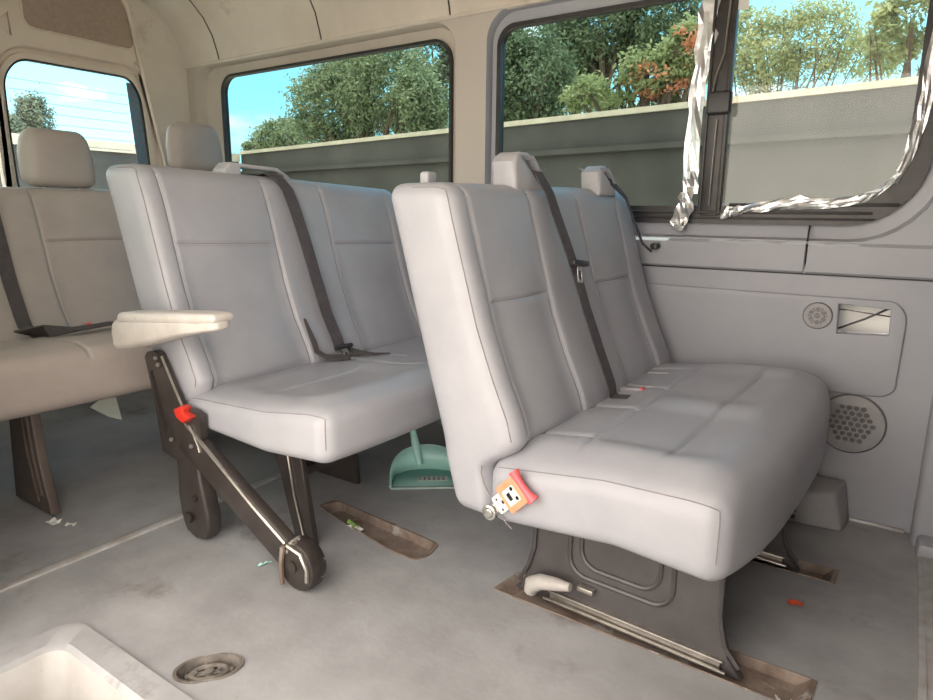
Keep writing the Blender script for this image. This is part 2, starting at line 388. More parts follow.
ta = math.radians(3.8)
rootA = empty('bench_seat', (0, 1.25, 0), (0, 0, -ta))
tag(rootA, 'grey double bench seat at the right with a bare pink-buttoned buckle on its side', 'seat', 'rows of grey bench seats')
A.make(rootA)
def locA(p):
    c, s_ = math.cos(ta), math.sin(ta); x, y = p[0], p[1]-1.25
    return np.array([x*c-y*s_, x*s_+y*c, p[2]])
def atA(v, px, py):
    """bench-frame point on the plane y'=v"""
    d = ray(px, py); n = np.array([math.sin(ta), math.cos(ta), 0]); o = np.array([0, 1.25, 0])+n*v
    return locA(CAM+d*(np.dot(o-CAM, n)/np.dot(d, n)))

def belt_guide(parent, y0, y1, z0, z1, x, t, lean=.12):
    n = y1-y0
    outer = [(y0, z0-.02), (y0+.004, z0+(z1-z0)*.72), (y0+.02, z1-.012), (y0+.045, z1), (y0+n*.50, z1), (y0+n*.68, z1-.018), (y1-.012, z0+(z1-z0)*.35), (y1, z0-.02)]
    hole = [(y0+n*.36, z1-.022), (y0+n*.58, z1-.022), (y0+n*.80, z0+(z1-z0)*.40), (y0+n*.70, z0+(z1-z0)*.36)]
    return plate('belt_guide', outer, [hole], t, lambda a, b, c: (x-c-(b-z0)*lean, a, b), M['guide'], parent, bevel=.013)
M['guide'] = mat('pale_grey_guide_plastic', srgb(172, 172, 177), srgb(164, 164, 169), 20, .4)
g = belt_guide(rootA, .305, .475, 1.066, 1.168, -.955, .085)
g2 = belt_guide(rootA, .775, .90, 1.078, 1.156, -.935, .075)
tag(g2, None)
# belt from the first guide down the gap between the two seats
P = [(-1.03, .40, 1.095), (-1.0, .41, 1.122), (-.955, .42, 1.112)]
ydrop = np.linspace(0, 1, 22)
for a in ydrop:
    z = 1.05-(1.05-.465)*a; y = .43+.062*a
    P.append(A.surf(y, z, .014+.02*math.sin(a*PI)))
P += [(-.705, .495, .470), (-.67, .50, .474)]
sb = MB().ribbon(P, (0.05, 1, 0), .046, .003).build('seat_belt', M['belt'], rootA)
def tongue(parent, p, yv, down, m_black=None, sc=1.0, mtl='chrome'):
    """belt tongue: black stop bar and a bright steel frame"""
    p = np.array(p, float); y = np.array(yv, float); y /= np.linalg.norm(y); d = np.array(down, float); d -= y*np.dot(d, y); d /= np.linalg.norm(d); n = np.cross(y, d)
    o = MB().bar(p-y*.036*sc, p+y*.036*sc, .014*sc, .02*sc, n).build('belt_tongue', M['black_pl'], parent, bevel=.004)
    fm = lambda a, b, c: tuple(p+y*a+d*b+n*(c-.0015))
    plate('tongue_plate', rrect(-.012*sc, .012*sc, .006, .05*sc, .004, 3), [rrect(-.006*sc, .006*sc, .02*sc, .042*sc, .002, 2)], .003, fm, M[mtl], o, bevel=.0008)
    return o
pt = A.surf(.468, .850, .042)
tongue(sb, pt, (.05, 1, -.12), (.2, .25, -1), sc=1.15)
# second belt, a thin dark line down the far edge
P = [(-1.02, .845, 1.10), (-.985, .85, 1.12), (-.94, .865, 1.105)]
for a in np.linspace(0, 1, 12):
    p = A.surf(.965+.065*a, 1.04-.16*a, .014); P.append(p)
P += [(-.86, 1.058, .865)]
far = MB().ribbon(P, (0.1, 1, 0), [.034]*3+[.014]*12+[.012], .003).build('seat_belt', M['belt'], rootA)
MB().cyl((-.85, 1.045, .885), (-.85, 1.085, .885), .013, 12).build('belt_stop', M['black_pl'], far, bevel=.003)
# buckles in the cushion gap
def soft_buckle(parent, p, d, red=True):
    p = np.array(p, float); d = np.array(d, float)
    b = MB().bar(p, p+d, .03, .012).build('belt_buckle', M['grille'], parent, bevel=.004)
    if red: MB().bar(p+d*.9, p+d*1.06, .024, .012).build('release_button', M['pink'], b, bevel=.003)
    return b
def topA(x, y, off=.004):
    p = A.cw(np.array([[x-A.cx0, y, A.cH]]))[0]; p[2] += off; return p
soft_buckle(rootA, topA(-.74, .585, .002), (.075, 0, .010))
soft_buckle(rootA, topA(-.735, .64, .0), (.085, .0, .006), False)
soft_buckle(rootA, topA(-.735, .80, .0), (.07, .005, .006), False)
# white knob and small clips on the top edge
soft_block('release_knob', (.03, .04, .035), .008, M['guide'], rootA, (-1.09, .09, 1.085))
MB().box((-1.1, .66, 1.09), (.02, .07, .012)).build('belt_slide', M['black_pl'], rootA, bevel=.003)
soft_block('release_knob', (.02, .02, .03), .006, M['guide'], rootA, (-1.1, .60, 1.09))
# pedestal legs
def pedestal(parent, y, ztop=.31, det=True):
    pr = [(-.815, -.012), (-.79, -.004), (-.765, .06), (-.748, .12), (-.742, .20), (-.742, ztop), (-.265, ztop), (-.268, .18), (-.258, .10), (-.238, .03), (-.205, -.012)]
    hole = rrect(-.62, -.40, .19, ztop-.02, .045, 6)
    o = plate('leg', pr, [], .026, lambda a, b, c: (a, y+c, b), M['leg'], parent, bevel=.004)
    if det:
        for (x0, x1, zb) in ((-.640, -.370, .095), (-.608, -.402, .125)):
            q = [(x0, y-.002, ztop-.02)]+[(a, y-.002, b) for a, b in rrect(x0, x1, zb, ztop, .05, 6)[:14]]+[(x1, y-.002, ztop-.02)]
            MB().tube(q, .006, 6).build('pressed_rib', M['leg'], o)
        t = MB()
        t.tube([(-.79, y-.004, .02), (-.762, y-.004, .07), (-.745, y-.004, .13), (-.739, y-.004, ztop)], .006, 6).build('rolled_edge', M['leg'], o)
        t = MB(); t.tube([(-.212, y-.004, .02), (-.246, y-.004, .06), (-.262, y-.004, .13), (-.265, y-.004, ztop)], .006, 6)
        t.build('rolled_edge', M['leg'], o)
        t = MB()
        t.box((-.47, y-.018, .004), (.47, .008, .007)); t.box((-.47, y-.006, .022), (.45, .010, .005)); t.box((-.47, y-.004, .012), (.44, .012, .024))
        t.build('slide_rail', M['edge'], o, bevel=.002)
        MB().box((-.685, y-.003, .222), (.012, .006, .03), Matrix.Rotation(.3, 3, 'Y')).build('slot', M['black_pl'], o)
        MB().box((-.585, y-.012, .070), (.045, .02, .014)).build('tab', M['edge'], o, bevel=.003)
    return o
yl = .15-.0
lg = pedestal(rootA, .125)
pedestal(rootA, .70)
# grey release lever on the near leg
lv = MB().tube([(-.735, .092, .018), (-.728, .090, .042), (-.70, .088, .060), (-.66, .086, .070), (-.615, .086, .078)], [.018, .023, .021, .018, .011], 10)
lv.build('release_lever', mat('grey_lever_plastic', srgb(176, 173, 170), srgb(164, 160, 157), 20, .45), rootA)
# bare buckle bolted to the near side
bk = empty('belt_buckle'); bk.parent = rootA; tag(bk, 'bare steel belt buckle with orange body and pink release button')
c0 = atA(-.012, 492, 511); c1 = atA(-.012, 524, 486); dv = (c1-c0); dv[1] = 0; Lb = np.linalg.norm(dv); dv /= Lb
nv = np.array([0, -1., 0]); sv = np.cross(dv, nv)
def bmap(a, b, c): return tuple(c0+dv*a+sv*b+nv*c)
def bplate(nm, o, h, t, base, m, bev=.001, par=None): return plate(nm, o, h, t, lambda a, b, c: bmap(a, b, c+base), m, par or bk, bevel=bev)
u = Lb/.118
bplate('buckle_body', rrect(.052*u, .118*u, -.033*u, .033*u, .006, 3), [rrect(.060*u, .098*u, -.019*u, .019*u, .003, 2)], .014, -.004, M['orange'])
holes = [circle(x*u, y*u, r*u, 10) for x, y, r in ((.035, .013, .0035), (.035, -.013, .0035), (.047, 0, .0045), (.056, .013, .0035), (.056, -.012, .004), (.088, .012, .005), (.088, -.012, .005))]
bplate('latch_plate', rrect(.024*u, .098*u, -.022*u, .020*u, .004, 3), holes+[rrect(.066*u, .078*u, -.009*u, .009*u, .002, 2)], .004, .004, M['paper'])
bplate('latch_backing', rrect(.03*u, .096*u, -.017*u, .017*u, .003, 2), [], .003, -.002, M['black_pl'], .0005)
MB().tube([bmap(.122*u, -.038*u, .006), bmap(.120*u, -.02*u, .007), bmap(.119*u, .0, .007), bmap(.120*u, .02*u, .007), bmap(.122*u, .038*u, .006)], [.013*u, .009*u, .008*u, .009*u, .014*u], 10).build('release_button', M['pink'], bk)
bplate('anchor_bracket', [(-.012, -.016), (.008, -.016), (.03, -.010), (.03, .010), (.008, .016), (-.012, .016)], [], .004, -.003, M['chrome'])
ab = MB().cyl(bmap(0, 0, 0), bmap(0, 0, .014), .018*u, 20).cyl(bmap(0, 0, .014), bmap(0, 0, .018), .012*u, 20, .010*u)
ab.build('anchor_bolt', M['chrome'], bk, bevel=.001)
MB().tube([atA(-.004, *q) for q in ((482, 466), (481, 473), (484, 484), (490, 495), (497, 503))], .0016, 6).build('cover_slit', M['thread_dark'], rootA)
MB().tube([atA(-.004, *q) for q in ((501, 511), (503, 517), (506, 523), (512, 529))], .0016, 6).build('loose_thread', M['thread_dark'], rootA)

# ---- middle bench with armrest and folding leg
Bn = Bench(T=.18, W=1.2, zbot=.33, ztop=1.135, zjoin=.50, seamz0=.90, seamz=lambda y: .90, shear=-.034, mat=M['vinyl'], thread=M['thread'],
           rear=([.33, .63, .977, 1.14], [-1.90, -1.97, -2.080, -2.135]),
           front=([.33, .42, .46, .50, .56, .65, .78, 1.03, 1.14], [-1.75, -1.735, -1.715, -1.70, -1.725, -1.775, -1.822, -1.893, -1.935]),
           panels=[(.07, .45), (.72, 1.10)], cx0=-1.80, cx1=-1.135, cH=.16,
           ctop=([-1.80, -1.73, -1.41, -1.24, -1.13], [.44, .452, .470, .496, .50]), cbot=([-1.80, -1.67, -1.42, -1.20, -1.13], [.36, .352, .336, .352, .365]),
           bow=.03, crown=.02, ctilt=.0, cseam_y=[(.58, -1.8, -1.3), (.70, -1.8, -1.5)], cseam_x=[(-1.50, .12, .55)],
           dish=[(-1.62, -1.28, .10, .5, .010)])
rootB = empty('bench_seat', (0, 1.09, 0))
tag(rootB, 'grey double bench seat in the middle with cream armrest and black folding strut', 'seat', 'rows of grey bench seats')
Bn.make(rootB)
def atB(v, px, py): return at(1, 1.09+v, px, py)-np.array([0, 1.09, 0])
# armrest
ar = empty('armrest'); ar.parent = rootB; tag(ar, 'cream padded armrest with brown scuffs')
xa0, xa1 = -1.985, -1.475
def arm_warp(top):
    def w(p):
        t = (p[:, 0]/(xa1-xa0)+.5); k = sstep(.72, 1.0, t)
        p = p.copy()
        if top: p[:, 2] *= 1-.25*k
        else:
            p[:, 2] = np.where(p[:, 2] < 0, p[:, 2]*(1-.72*sstep(.05, .95, t)), p[:, 2]*(1-.55*sstep(.2, 1, t)))+.035*t
        p[:, 1] *= 1-.25*k
        p[:, 2] += .045*t
        return p
    return w
soft_block('arm_body', (xa1-xa0, .085, .10), .030, M['arm'], ar, ((xa0+xa1)/2, -.050, .622), arm_warp(False), .03)
soft_block('arm_pad', (xa1-xa0-.05, .090, .032), .0155, M['arm'], ar, ((xa0+xa1)/2+.03, -.050, .680), arm_warp(True), .03)
# pivot bracket
def z7(x, y): return 140+x/5.83, 340+y/5.83
bra = [(45, 95), (60, 66), (92, 60), (122, 80), (135, 108), (255, 385), (330, 410), (368, 440), (372, 560), (350, 650), (300, 690), (225, 690), (150, 640), (135, 545), (92, 300)]
slot = [(76, 190), (90, 170), (104, 215), (135, 350), (178, 500), (168, 545), (135, 430), (100, 290)]
W7 = lambda q: (lambda p: (p[0], p[2]))(atB(-.02, *z7(*q)))
brk = plate('hinge_bracket', [W7(q) for q in bra], [[W7(q) for q in slot]], .022, lambda a, b, c: (a, -.030+c, b), M['black_metal'], rootB, bevel=0)
e = MB(); e.tube([atB(-.034, *z7(*q)) for q in ((125, 95), (160, 180), (205, 290), (248, 388))], .004, 6).build('worn_edge', M['edge'], brk)
e = MB(); e.tube([atB(-.034, *z7(*q)) for q in ((288, 500), (315, 560), (340, 620), (348, 655))], .0035, 6)
e.build('worn_edge', M['edge'], brk)
for q in ((92, 106), (185, 580), (300, 620), (106, 145)): MB().cyl(atB(-.030, *z7(*q)), atB(-.040, *z7(*q)), .008, 14).build('pivot_bolt', M['worn_metal'], brk, bevel=.002)
red = [(245, 392), (285, 372), (302, 385), (300, 410), (345, 440), (300, 472), (262, 440)]
plate('release_lever', [W7(q) for q in red], [], .03, lambda a, b, c: (a, -.050+c, b), M['red'], rootB, bevel=.004)
# folding strut with rubber-footed end, rear drop leg, front plate leg
st = MB(); pA, pB_ = np.array((-1.745, -.015, .335)), np.array((-1.285, -.012, .075))
st.bar(pA, pB_, .035, .095).build('folding_strut', M['black_metal'], rootB, bevel=.008)
MB().tube([pA+np.array((.03, -.017, .045)), pA*.3+pB_*.7+np.array((0, -.018, .041)), pB_+np.array((.0, -.018, .04))], .006, 6).build('strut_edge', M['edge'], rootB)
ft = MB()
cf = np.array((-1.255, -.012, .072))
ft.cyl(cf+np.array((0, -.028, 0)), cf+np.array((0, .028, 0)), .070, 26)
ft.build('strut_foot', M['worn_metal'], rootB, bevel=.012)
MB().cyl(cf+np.array((-.005, -.034, 0)), cf+np.array((-.005, -.026, 0)), .016, 14).build('foot_bolt', M['worn_metal'], rootB)
MB().tube([cf+np.array((-.036, -.034, .05)), cf+np.array((-.046, -.034, 0)), cf+np.array((-.044, -.034, -.06))], .007, 6).build('foot_clip', M['rust'], rootB)
f2 = MB(); f2.tube([cf+np.array((-.02, -.032, .058)), cf+np.array((.03, -.032, .048)), cf+np.array((.052, -.032, .010)), cf+np.array((.050, -.032, -.025))], .006, 6)
f2.build('foot_clip', M['edge'], rootB)
lgp = [(-1.80, .33), (-1.69, .33), (-1.68, .20), (-1.655, .10), (-1.655, .045), (-1.68, .012), (-1.725, .004), (-1.77, .018), (-1.79, .06), (-1.80, .13), (-1.795, .2)]
plate('drop_leg', lgp, [], .05, lambda a, b, c: (a, -.0245+c, b), M['black_metal'], rootB, bevel=.010)
MB().cyl((-1.735, -.030, .075), (-1.735, -.043, .075), .018, 16).build('leg_bolt', M['worn_metal'], rootB, bevel=.003)
MB().cyl((-1.70, -.030, .145), (-1.70, -.040, .145), .010, 12).build('leg_bolt', M['worn_metal'], rootB, bevel=.003)
fl = plate('front_leg', [(-1.565, .34), (-1.44, .34), (-1.385, .005), (-1.47, .005)], [], .02, lambda a, b, c: (a, .15+c, b), M['black_metal'], rootB, bevel=.003)
MB().tube([(-1.487, .146, .31), (-1.462, .146, .15), (-1.425, .146, .02)], .0035, 6).build('worn_edge', M['edge'], fl)
for z, y0, y1 in ((.20, .16, .5), (.275, .16, .5)): MB().bar((-1.50, y0, z), (-1.50, y1, z), .03, .03).build('cross_bar', M['black_metal'], rootB, bevel=.004)
MB().bar((-1.52, .16, .33), (-1.52, 1.0, .33), .05, .04).build('cross_bar', M['black_metal'], rootB, bevel=.004)
plate('rear_leg', [(-1.86, .34), (-1.62, .34), (-1.60, .005), (-1.88, .005)], [], .02, lambda a, b, c: (a, .56+c, b), M['black_metal'], rootB, bevel=.003)
# belt guide: a wide pale loop
gx = -1.955
gd = plate('belt_guide', [(.33, 1.085), (.335, 1.135), (.36, 1.158), (.56, 1.150), (.60, 1.13), (.66, 1.09), (.65, 1.07)], [[(.40, 1.143), (.40, 1.12), (.47, 1.112), (.58, 1.112), (.59, 1.122), (.55, 1.138)]], .07,
           lambda a, b, c: (gx-c, a, b), M['guide'], rootB, bevel=.006)
P = [(-2.0, .50, 1.115), (-1.965, .515, 1.128), (-1.93, .535, 1.118)]
for a in np.linspace(0, 1, 22):
    z = 1.09-(1.09-.535)*a; y = .545+.035*a; P.append(Bn.surf(y, z, .014+.014*math.sin(a*PI)))
sbB = MB().ribbon(P, (0.0, 1, 0), .052, .003).build('seat_belt', M['belt'], rootB)
tongue(sbB, Bn.surf(.585, .535, .03), (0, 1, 0), (.5, .2, -1), sc=1.1, mtl='edge')
MB().ribbon([(-1.69, .60, .50), (-1.64, .63, .487), (-1.59, .66, .486), (-1.55, .70, .487)], (0.5, 1, 0), [.05, .05, .03, .008], .004).build('seat_belt', M['belt_brown'], rootB)
crease_strap = MB().ribbon([Bn.surf(.475, z, .006) for z in (.64, .60, .56, .53)]+[(-1.66, .485, .496), (-1.62, .56, .488)], (0.1, 1, 0), [.006, .014, .02, .022, .03, .03], .006).build('crease_shade_strap', M['belt_brown'], rootB)  # dark strip stands in for shade in a backrest crease, then runs into belt

# ---- rear bench across the back
Cn = Bench(T=.17, W=1.83, zbot=.40, ztop=1.075, zjoin=.52, seamz0=.865, seamz=lambda y: .865, shear=.004, mat=M['vinyl_rear'], thread=M['thread_dark'],
           rear=([.40, .60, .927, 1.08], [-2.90, -2.965, -3.055, -3.085]),
           front=([.40, .47, .52, .60, .72, .98, 1.08], [-2.74, -2.70, -2.715, -2.765, -2.82, -2.895, -2.93]),
           panels=[(.05, .44), (.70, 1.06), (1.36, 1.76)], cx0=-2.84, cx1=-2.19, cH=.18,
           ctop=([-2.84, -2.6, -2.3, -2.18], [.48, .515, .545, .545]), cbot=([-2.84, -2.5, -2.2, -2.18], [.36, .35, .36, .365]),
           bow=.03, crown=.02, ctilt=.0, cseam_y=[(.52, -2.8, -2.16), (1.20, -2.8, -2.16)], cseam_x=[], dish=[])
rootC = empty('bench_seat', (0, .52, 0))
tag(rootC, 'brownish grey bench seat with headrests at the far left, before the rear door window', 'seat', 'rows of grey bench seats')
Cn.make(rootC)
for y, z in ((.86, 1.20), (1.51, 1.295), (.23, 1.20)):
    def hw(p):
        p = p.copy(); p[:, 0] += -.10*p[:, 2]; p[:, 1] *= 1-.16*sstep(.0, .13, p[:, 2]); p[:, 0] -= .9*p[:, 1]**2; return p
    h = soft_block('headrest', (.10, .285, .235), .048, M['vinyl_rear'], rootC, (-3.0, y, z), hw, .02)
    for dy in (-.07, .07): MB().cyl((-3.0, y+dy, 1.04), (-3.0, y+dy, z-.08), .007, 10).build('headrest_post', M['edge'], h)
for y in (.36, .92, 1.55):
    lgc = plate('leg', [(-2.46, .38), (-2.30, .38), (-2.285, .20), (-2.262, .10), (-2.235, .008), (-2.50, .008)], [], .03, lambda a, b, c: (a, y+c, b), M['leg_rear'], rootC, bevel=.004)
    MB().tube([(-2.325, y-.003, .37), (-2.31, y-.003, .2), (-2.28, y-.003, .07)], .005, 6).build('rolled_edge', M['leg_rear'], lgc)
    MB().tube([(-2.365, y-.003, .37), (-2.35, y-.003, .2), (-2.31, y-.003, .04)], .004, 6).build('rolled_edge', M['leg_rear'], lgc)
P = [Cn.surf(.545, z, .012) for z in np.linspace(1.05, .56, 14)]+[(-2.62, .55, .535)]
MB().ribbon(P, (0, 1, 0), .05, .003).build('seat_belt', M['belt_brown'], rootC)
MB().ribbon([(-2.66, .50, .552), (-2.56, .55, .562), (-2.50, .62, .566), (-2.52, .74, .566), (-2.60, .80, .558)], (.6, .5, 0), [.05, .06, .075, .06, .02], .006).build('seat_belt', M['belt_brown'], rootC)
soft_buckle(rootC, (-2.66, .73, .55), (.03, .0, .006))

# ------------------------------------------------------------------ the van body
def roundpoly(pts, r, n=5):
    out = []; N = len(pts)
    for i, p in enumerate(pts):
        p = np.array(p, float); a = np.array(pts[i-1], float)-p; b = np.array(pts[(i+1) % N], float)-p
        rr = min(r, .45*np.linalg.norm(a), .45*np.linalg.norm(b)); a = p+a/np.linalg.norm(a)*rr; b = p+b/np.linalg.norm(b)*rr
        for t in np.linspace(0, 1, n+1): out.append(tuple((1-t)**2*a+2*t*(1-t)*p+t*t*b))
    return out
YB = 2.41
def far(a, b, c): return (a, YB+c, b)                       # panels of the far side wall: x, z, depth outwards
openA = rrect(-3.53, -1.70, .93, 1.79, .12); openB = rrect(-1.545, .06, .915, 1.80, (.12, .24, .2, .12))
panel_hole = [(-.172, .627), (-.030, .634), (-.034, .716), (-.176, .722)]
low_z = .808
struct(plate('wall_back', [(-3.60, -.02), (.98, -.02), (.98, low_z), (-3.60, low_z)], [panel_hole], .03, far, M['wall']))
struct(plate('wall_back', [(-3.60, low_z+.005), (.98, low_z+.005), (.98, 1.90), (-3.60, 1.90)], [openA, openB], .03, far, M['wall_up'] if 'wall_up' in M else M['trimu']))
MB().box((-1.3, YB+.022, low_z+.0025), (4.55, .016, .0049)).build('trim_1', M['rubber']); bpy.data.objects['trim_1']['kind'] = 'structure'
# raised inner panel low on the wall
raised = roundpoly([(-1.62, .748), (-.02, .742), (.012, .70), (.008, .46), (-.02, .436), (-.14, .430), (-1.62, .430)], .07)
struct(plate('trim_2', raised, [panel_hole], .012, lambda a, b, c: (a, YB-.0121+c, b), M['wall'], bevel=.005))
# sill ledge under the big window, split by an upright joint
lg_ = MB()
pr = [(YB-.0005, .8135), (YB-.010, .820), (YB-.014, .905), (YB+.002, .918), (YB-.0005, .919)]
for x0, x1 in ((-1.6, -.292), (-.284, .95)):
    lg_.loops([[(x, y, z) for y, z in pr] for x in (x0, x1)], True)
struct(lg_.build('trim_3', M['wall'], smooth=False))
ud = MB(); ud.tube([(-.288, YB+.004, .815), (-.288, YB-.002, .90), (-.291, YB+.02, .945), (-.291, YB+.04, .972)], .003, 6)
struct(ud.build('trim_4', M['rubber']))
# painted outer skin seen through the hole
struct(MB().box((-1.3, 2.515, .12), (4.7, .012, 1.7)).build('wall_back', M['white_paint'], smooth=False))

def window(name, opening, fo, fi, gl_y, lab_m, frame_m, panes, depth=.05):
    """recess funnel + dark frame + glass panes"""
    root = struct(empty(name, (0, 0, 0)))
    mid = [((a[0]*.80+b[0]*.20), (a[1]*.80+b[1]*.20)) for a, b in zip(opening, fo)]
    f = MB(); f.loops([[(a, YB-.001, b) for a, b in opening], [(a, YB+.012, b) for a, b in [((p[0]*.92+q[0]*.08), (p[1]*.92+q[1]*.08)) for p, q in zip(opening, fo)]],
                       [(a, YB+.040, b) for a, b in mid], [(a, YB+depth, b) for a, b in fo]])
    struct(f.build('window_recess', lab_m, root, fix=True))
    r = MB(); y0, y1 = YB+depth-.018, YB+depth+.02
    r.loops([[(a, y1, b) for a, b in fo], [(a, y0, b) for a, b in fo], [(a, y0, b) for a, b in fi], [(a, y1, b) for a, b in fi], [(a, y1, b) for a, b in fo]])
    struct(r.build('window_frame', frame_m, root, smooth=True))
    for lp, m in panes:
        struct(plate('window_glass', lp, [], .005, lambda a, b, c: (a, gl_y+c, b), m, root, smooth=False))
    return root
foA = rrect(-3.345, -1.745, .99, 1.735, .10); fiA = rrect(-3.332, -1.757, 1.003, 1.723, .088)
w2 = window('window_2', openA, foA, fiA, YB+.052, M['trimu'], M['rubber'], [(rrect(-3.33, -1.755, 1.0, 1.725, .08), M['glass'])])
foB = rrect(-1.515, .014, .968, 1.745, (.08, .21, .12, .08)); fiB = rrect(-1.498, -.050, 1.030, 1.729, (.06, .15, .10, .065))
w3 = window('window_3', openB, foB, fiB, YB+.052, M['wall'], M['frame'],
            [([(-1.50, 1.0), (-.64, 1.0), (-.64, 1.73), (-1.50, 1.73)], M['glass']), (roundpoly([(-.60, 1.0), (-.04, 1.0), (-.035, 1.2), (-.035, 1.73), (-.60, 1.73)], .12), M['glass_clear'])])
fr = MB(); fr.box((-.618, YB+.042, 1.36), (.062, .03, .73)); fr.box((-.585, YB+.036, 1.36), (.014, .034, .72)); fr.box((-.650, YB+.036, 1.36), (.010, .03, .72))
struct(fr.build('window_post', M['frame'], w3, bevel=.003))
tr = MB()
tr.box((-.80, YB+.026, 1.008), (1.36, .012, .008)); tr.box((-.80, YB+.026, .988), (1.38, .012, .006)); tr.box((-.30, YB+.030, 1.034), (.5, .012, .010))
struct(tr.build('window_track', M['rubber'], w3, bevel=.002))
struct(soft_block('window_latch', (.082, .03, .075), .010, M['black_pl'], w3, (-.608, YB+.010, 1.372), None, .03))
struct(MB().tube([(-.600, YB+.018, 1.70), (-.604, YB+.018, 1.60), (-.606, YB+.018, 1.53), (-.628, YB+.018, 1.46), (-.634, YB+.018, 1.41)], .0035, 6).tube([(-.612, YB+.018, 1.32), (-.616, YB+.018, 1.03)], .003, 6).build('latch_wire', M['edge'], w3))

# rear end: frame, door and its window
XR = -3.60
dooredge = roundpoly([(.62, .03), (2.32, .03), (2.30, .75), (2.225, 1.25), (2.08, 2.06), (2.03, 2.13), (.90, 2.13), (.85, 2.06), (.70, 1.25), (.60, .75)], .06)
struct(plate('wall_left', [(.40, -.02), (2.44, -.02), (2.44, 1.86), (2.38, 2.04), (2.22, 2.18), (.62, 2.18), (.46, 2.04), (.40, 1.86)], [dooredge], .05, lambda a, b, c: (XR-c, a, b), M['liner']))
edge = MB(); edge.tube([(XR+.004, a, b) for a, b in dooredge]+[(XR+.004,)+dooredge[0]], .010, 8, cap=False)
struct(edge.build('trim_5', M['door']))
def off(pts, d):
    c = np.mean(np.array(pts), 0); P = [np.array(p) for p in pts]; out = []
    for i, p in enumerate(P):
        t = P[(i+1) % len(P)]-P[i-1]; n = np.array((t[1], -t[0])); n /= np.linalg.norm(n)+1e-9
        if np.dot(n, p-c) < 0: n = -n
        out.append(tuple(p+n*d))
    return out
gpts = roundpoly([(1.475, 1.06), (2.155, 1.06), (2.145, 1.35), (2.130, 1.60), (2.080, 1.69), (1.540, 1.69), (1.470, 1.60), (1.468, 1.35)], .06)
mirror = [(2*1.46-.03-a, b) for a, b in gpts]
d1 = struct(empty('door_1'))
def xdoor(x): return lambda a, b, c: (x-c, a, b)
upper = roundpoly([(1.578, 1.842), (2.112, 1.838), (2.082, 2.02), (2.05, 2.09), (1.575, 2.09)], .05)
slab = roundpoly([(1.45, .04), (2.315, .04), (2.295, .75), (2.22, 1.25), (2.076, 2.05), (2.03, 2.12), (1.45, 2.12)], .04)
slab2 = roundpoly([(1.44, .04), (.605, .04), (.605, .75), (.70, 1.25), (.85, 2.05), (.90, 2.12), (1.44, 2.12)], .04)
struct(plate('door_panel', slab, [off(gpts, .062)], .04, xdoor(XR-.012), M['door'], d1))
rc = MB(); rc.loops([[(XR-.010, a, b) for a, b in off(gpts, .064)], [(XR-.035, a, b) for a, b in off(gpts, .054)], [(XR-.038, a, b) for a, b in off(gpts, .036)]])
struct(rc.build('window_recess', M['door'], d1))
rc = MB(); rc.loops([[(XR-.040, a, b) for a, b in off(gpts, .038)], [(XR-.020, a, b) for a, b in off(gpts, .034)], [(XR-.020, a, b) for a, b in off(gpts, .010)], [(XR-.034, a, b) for a, b in off(gpts, .004)]])
struct(rc.build('window_surround', M['door'], d1))
struct(plate('felt_panel', upper, [], .010, lambda a, b, c: (XR-.004-c, a, b), M['felt'], d1, bevel=.003))
el = MB(); el.tube([(XR-.006, a, b) for a, b in off(upper, .004)]+[(XR-.006,)+tuple(off(upper, .004)[0])], .004, 6, cap=False)
struct(el.build('panel_edge', M['door'], d1))
for yy, zz in ((2.135, 1.77), (1.49, 1.84)):
    tri = MB(); P3 = [(XR-.007, yy-.035, zz-.005), (XR-.007, yy+.018, zz+.045), (XR-.007, yy+.022, zz-.055), (XR-.007, yy-.035, zz-.005)]
    tri.tube(P3, .005, 6); struct(tri.build('trim_6', M['door']))
w1 = struct(empty('window_1'))
rb = MB(); rb.loops([[(XR-.030, a, b) for a, b in off(gpts, .008)], [(XR-.026, a, b) for a, b in off(gpts, .005)], [(XR-.026, a, b) for a, b in off(gpts, -.001)], [(XR-.040, a, b) for a, b in off(gpts, -.003)]])
struct(rb.build('window_frame', M['rubber'], w1))
struct(plate('window_glass', off(gpts, .008), [], .005, lambda a, b, c: (XR-.044+c, a, b), M['glass_rear'], w1, smooth=False))
hw_ = MB()
for k in range(8):
    z = 1.60-.048*k; hw_.tube([(XR-.036, 1.48, z), (XR-.036, 2.06, z)], .0011, 4)
struct(hw_.build('heater_wire', M['wire'], w1))
struct(plate('black_print_band', roundpoly([(2.10, 1.07), (2.150, 1.07), (2.140, 1.35), (2.126, 1.60), (2.090, 1.665), (2.062, 1.67), (2.080, 1.35)], .01), [], .0015, lambda a, b, c: (XR-.038+c, a, b), M['frit'], w1, smooth=False))
d2 = struct(empty('door_2'))
struct(plate('door_panel', slab2, [mirror], .04, xdoor(XR-.012), M['door'], d2))
struct(plate('window_glass', off(mirror, .01), [], .005, lambda a, b, c: (XR-.044+c, a, b), M['glass_rear'], d2, smooth=False))

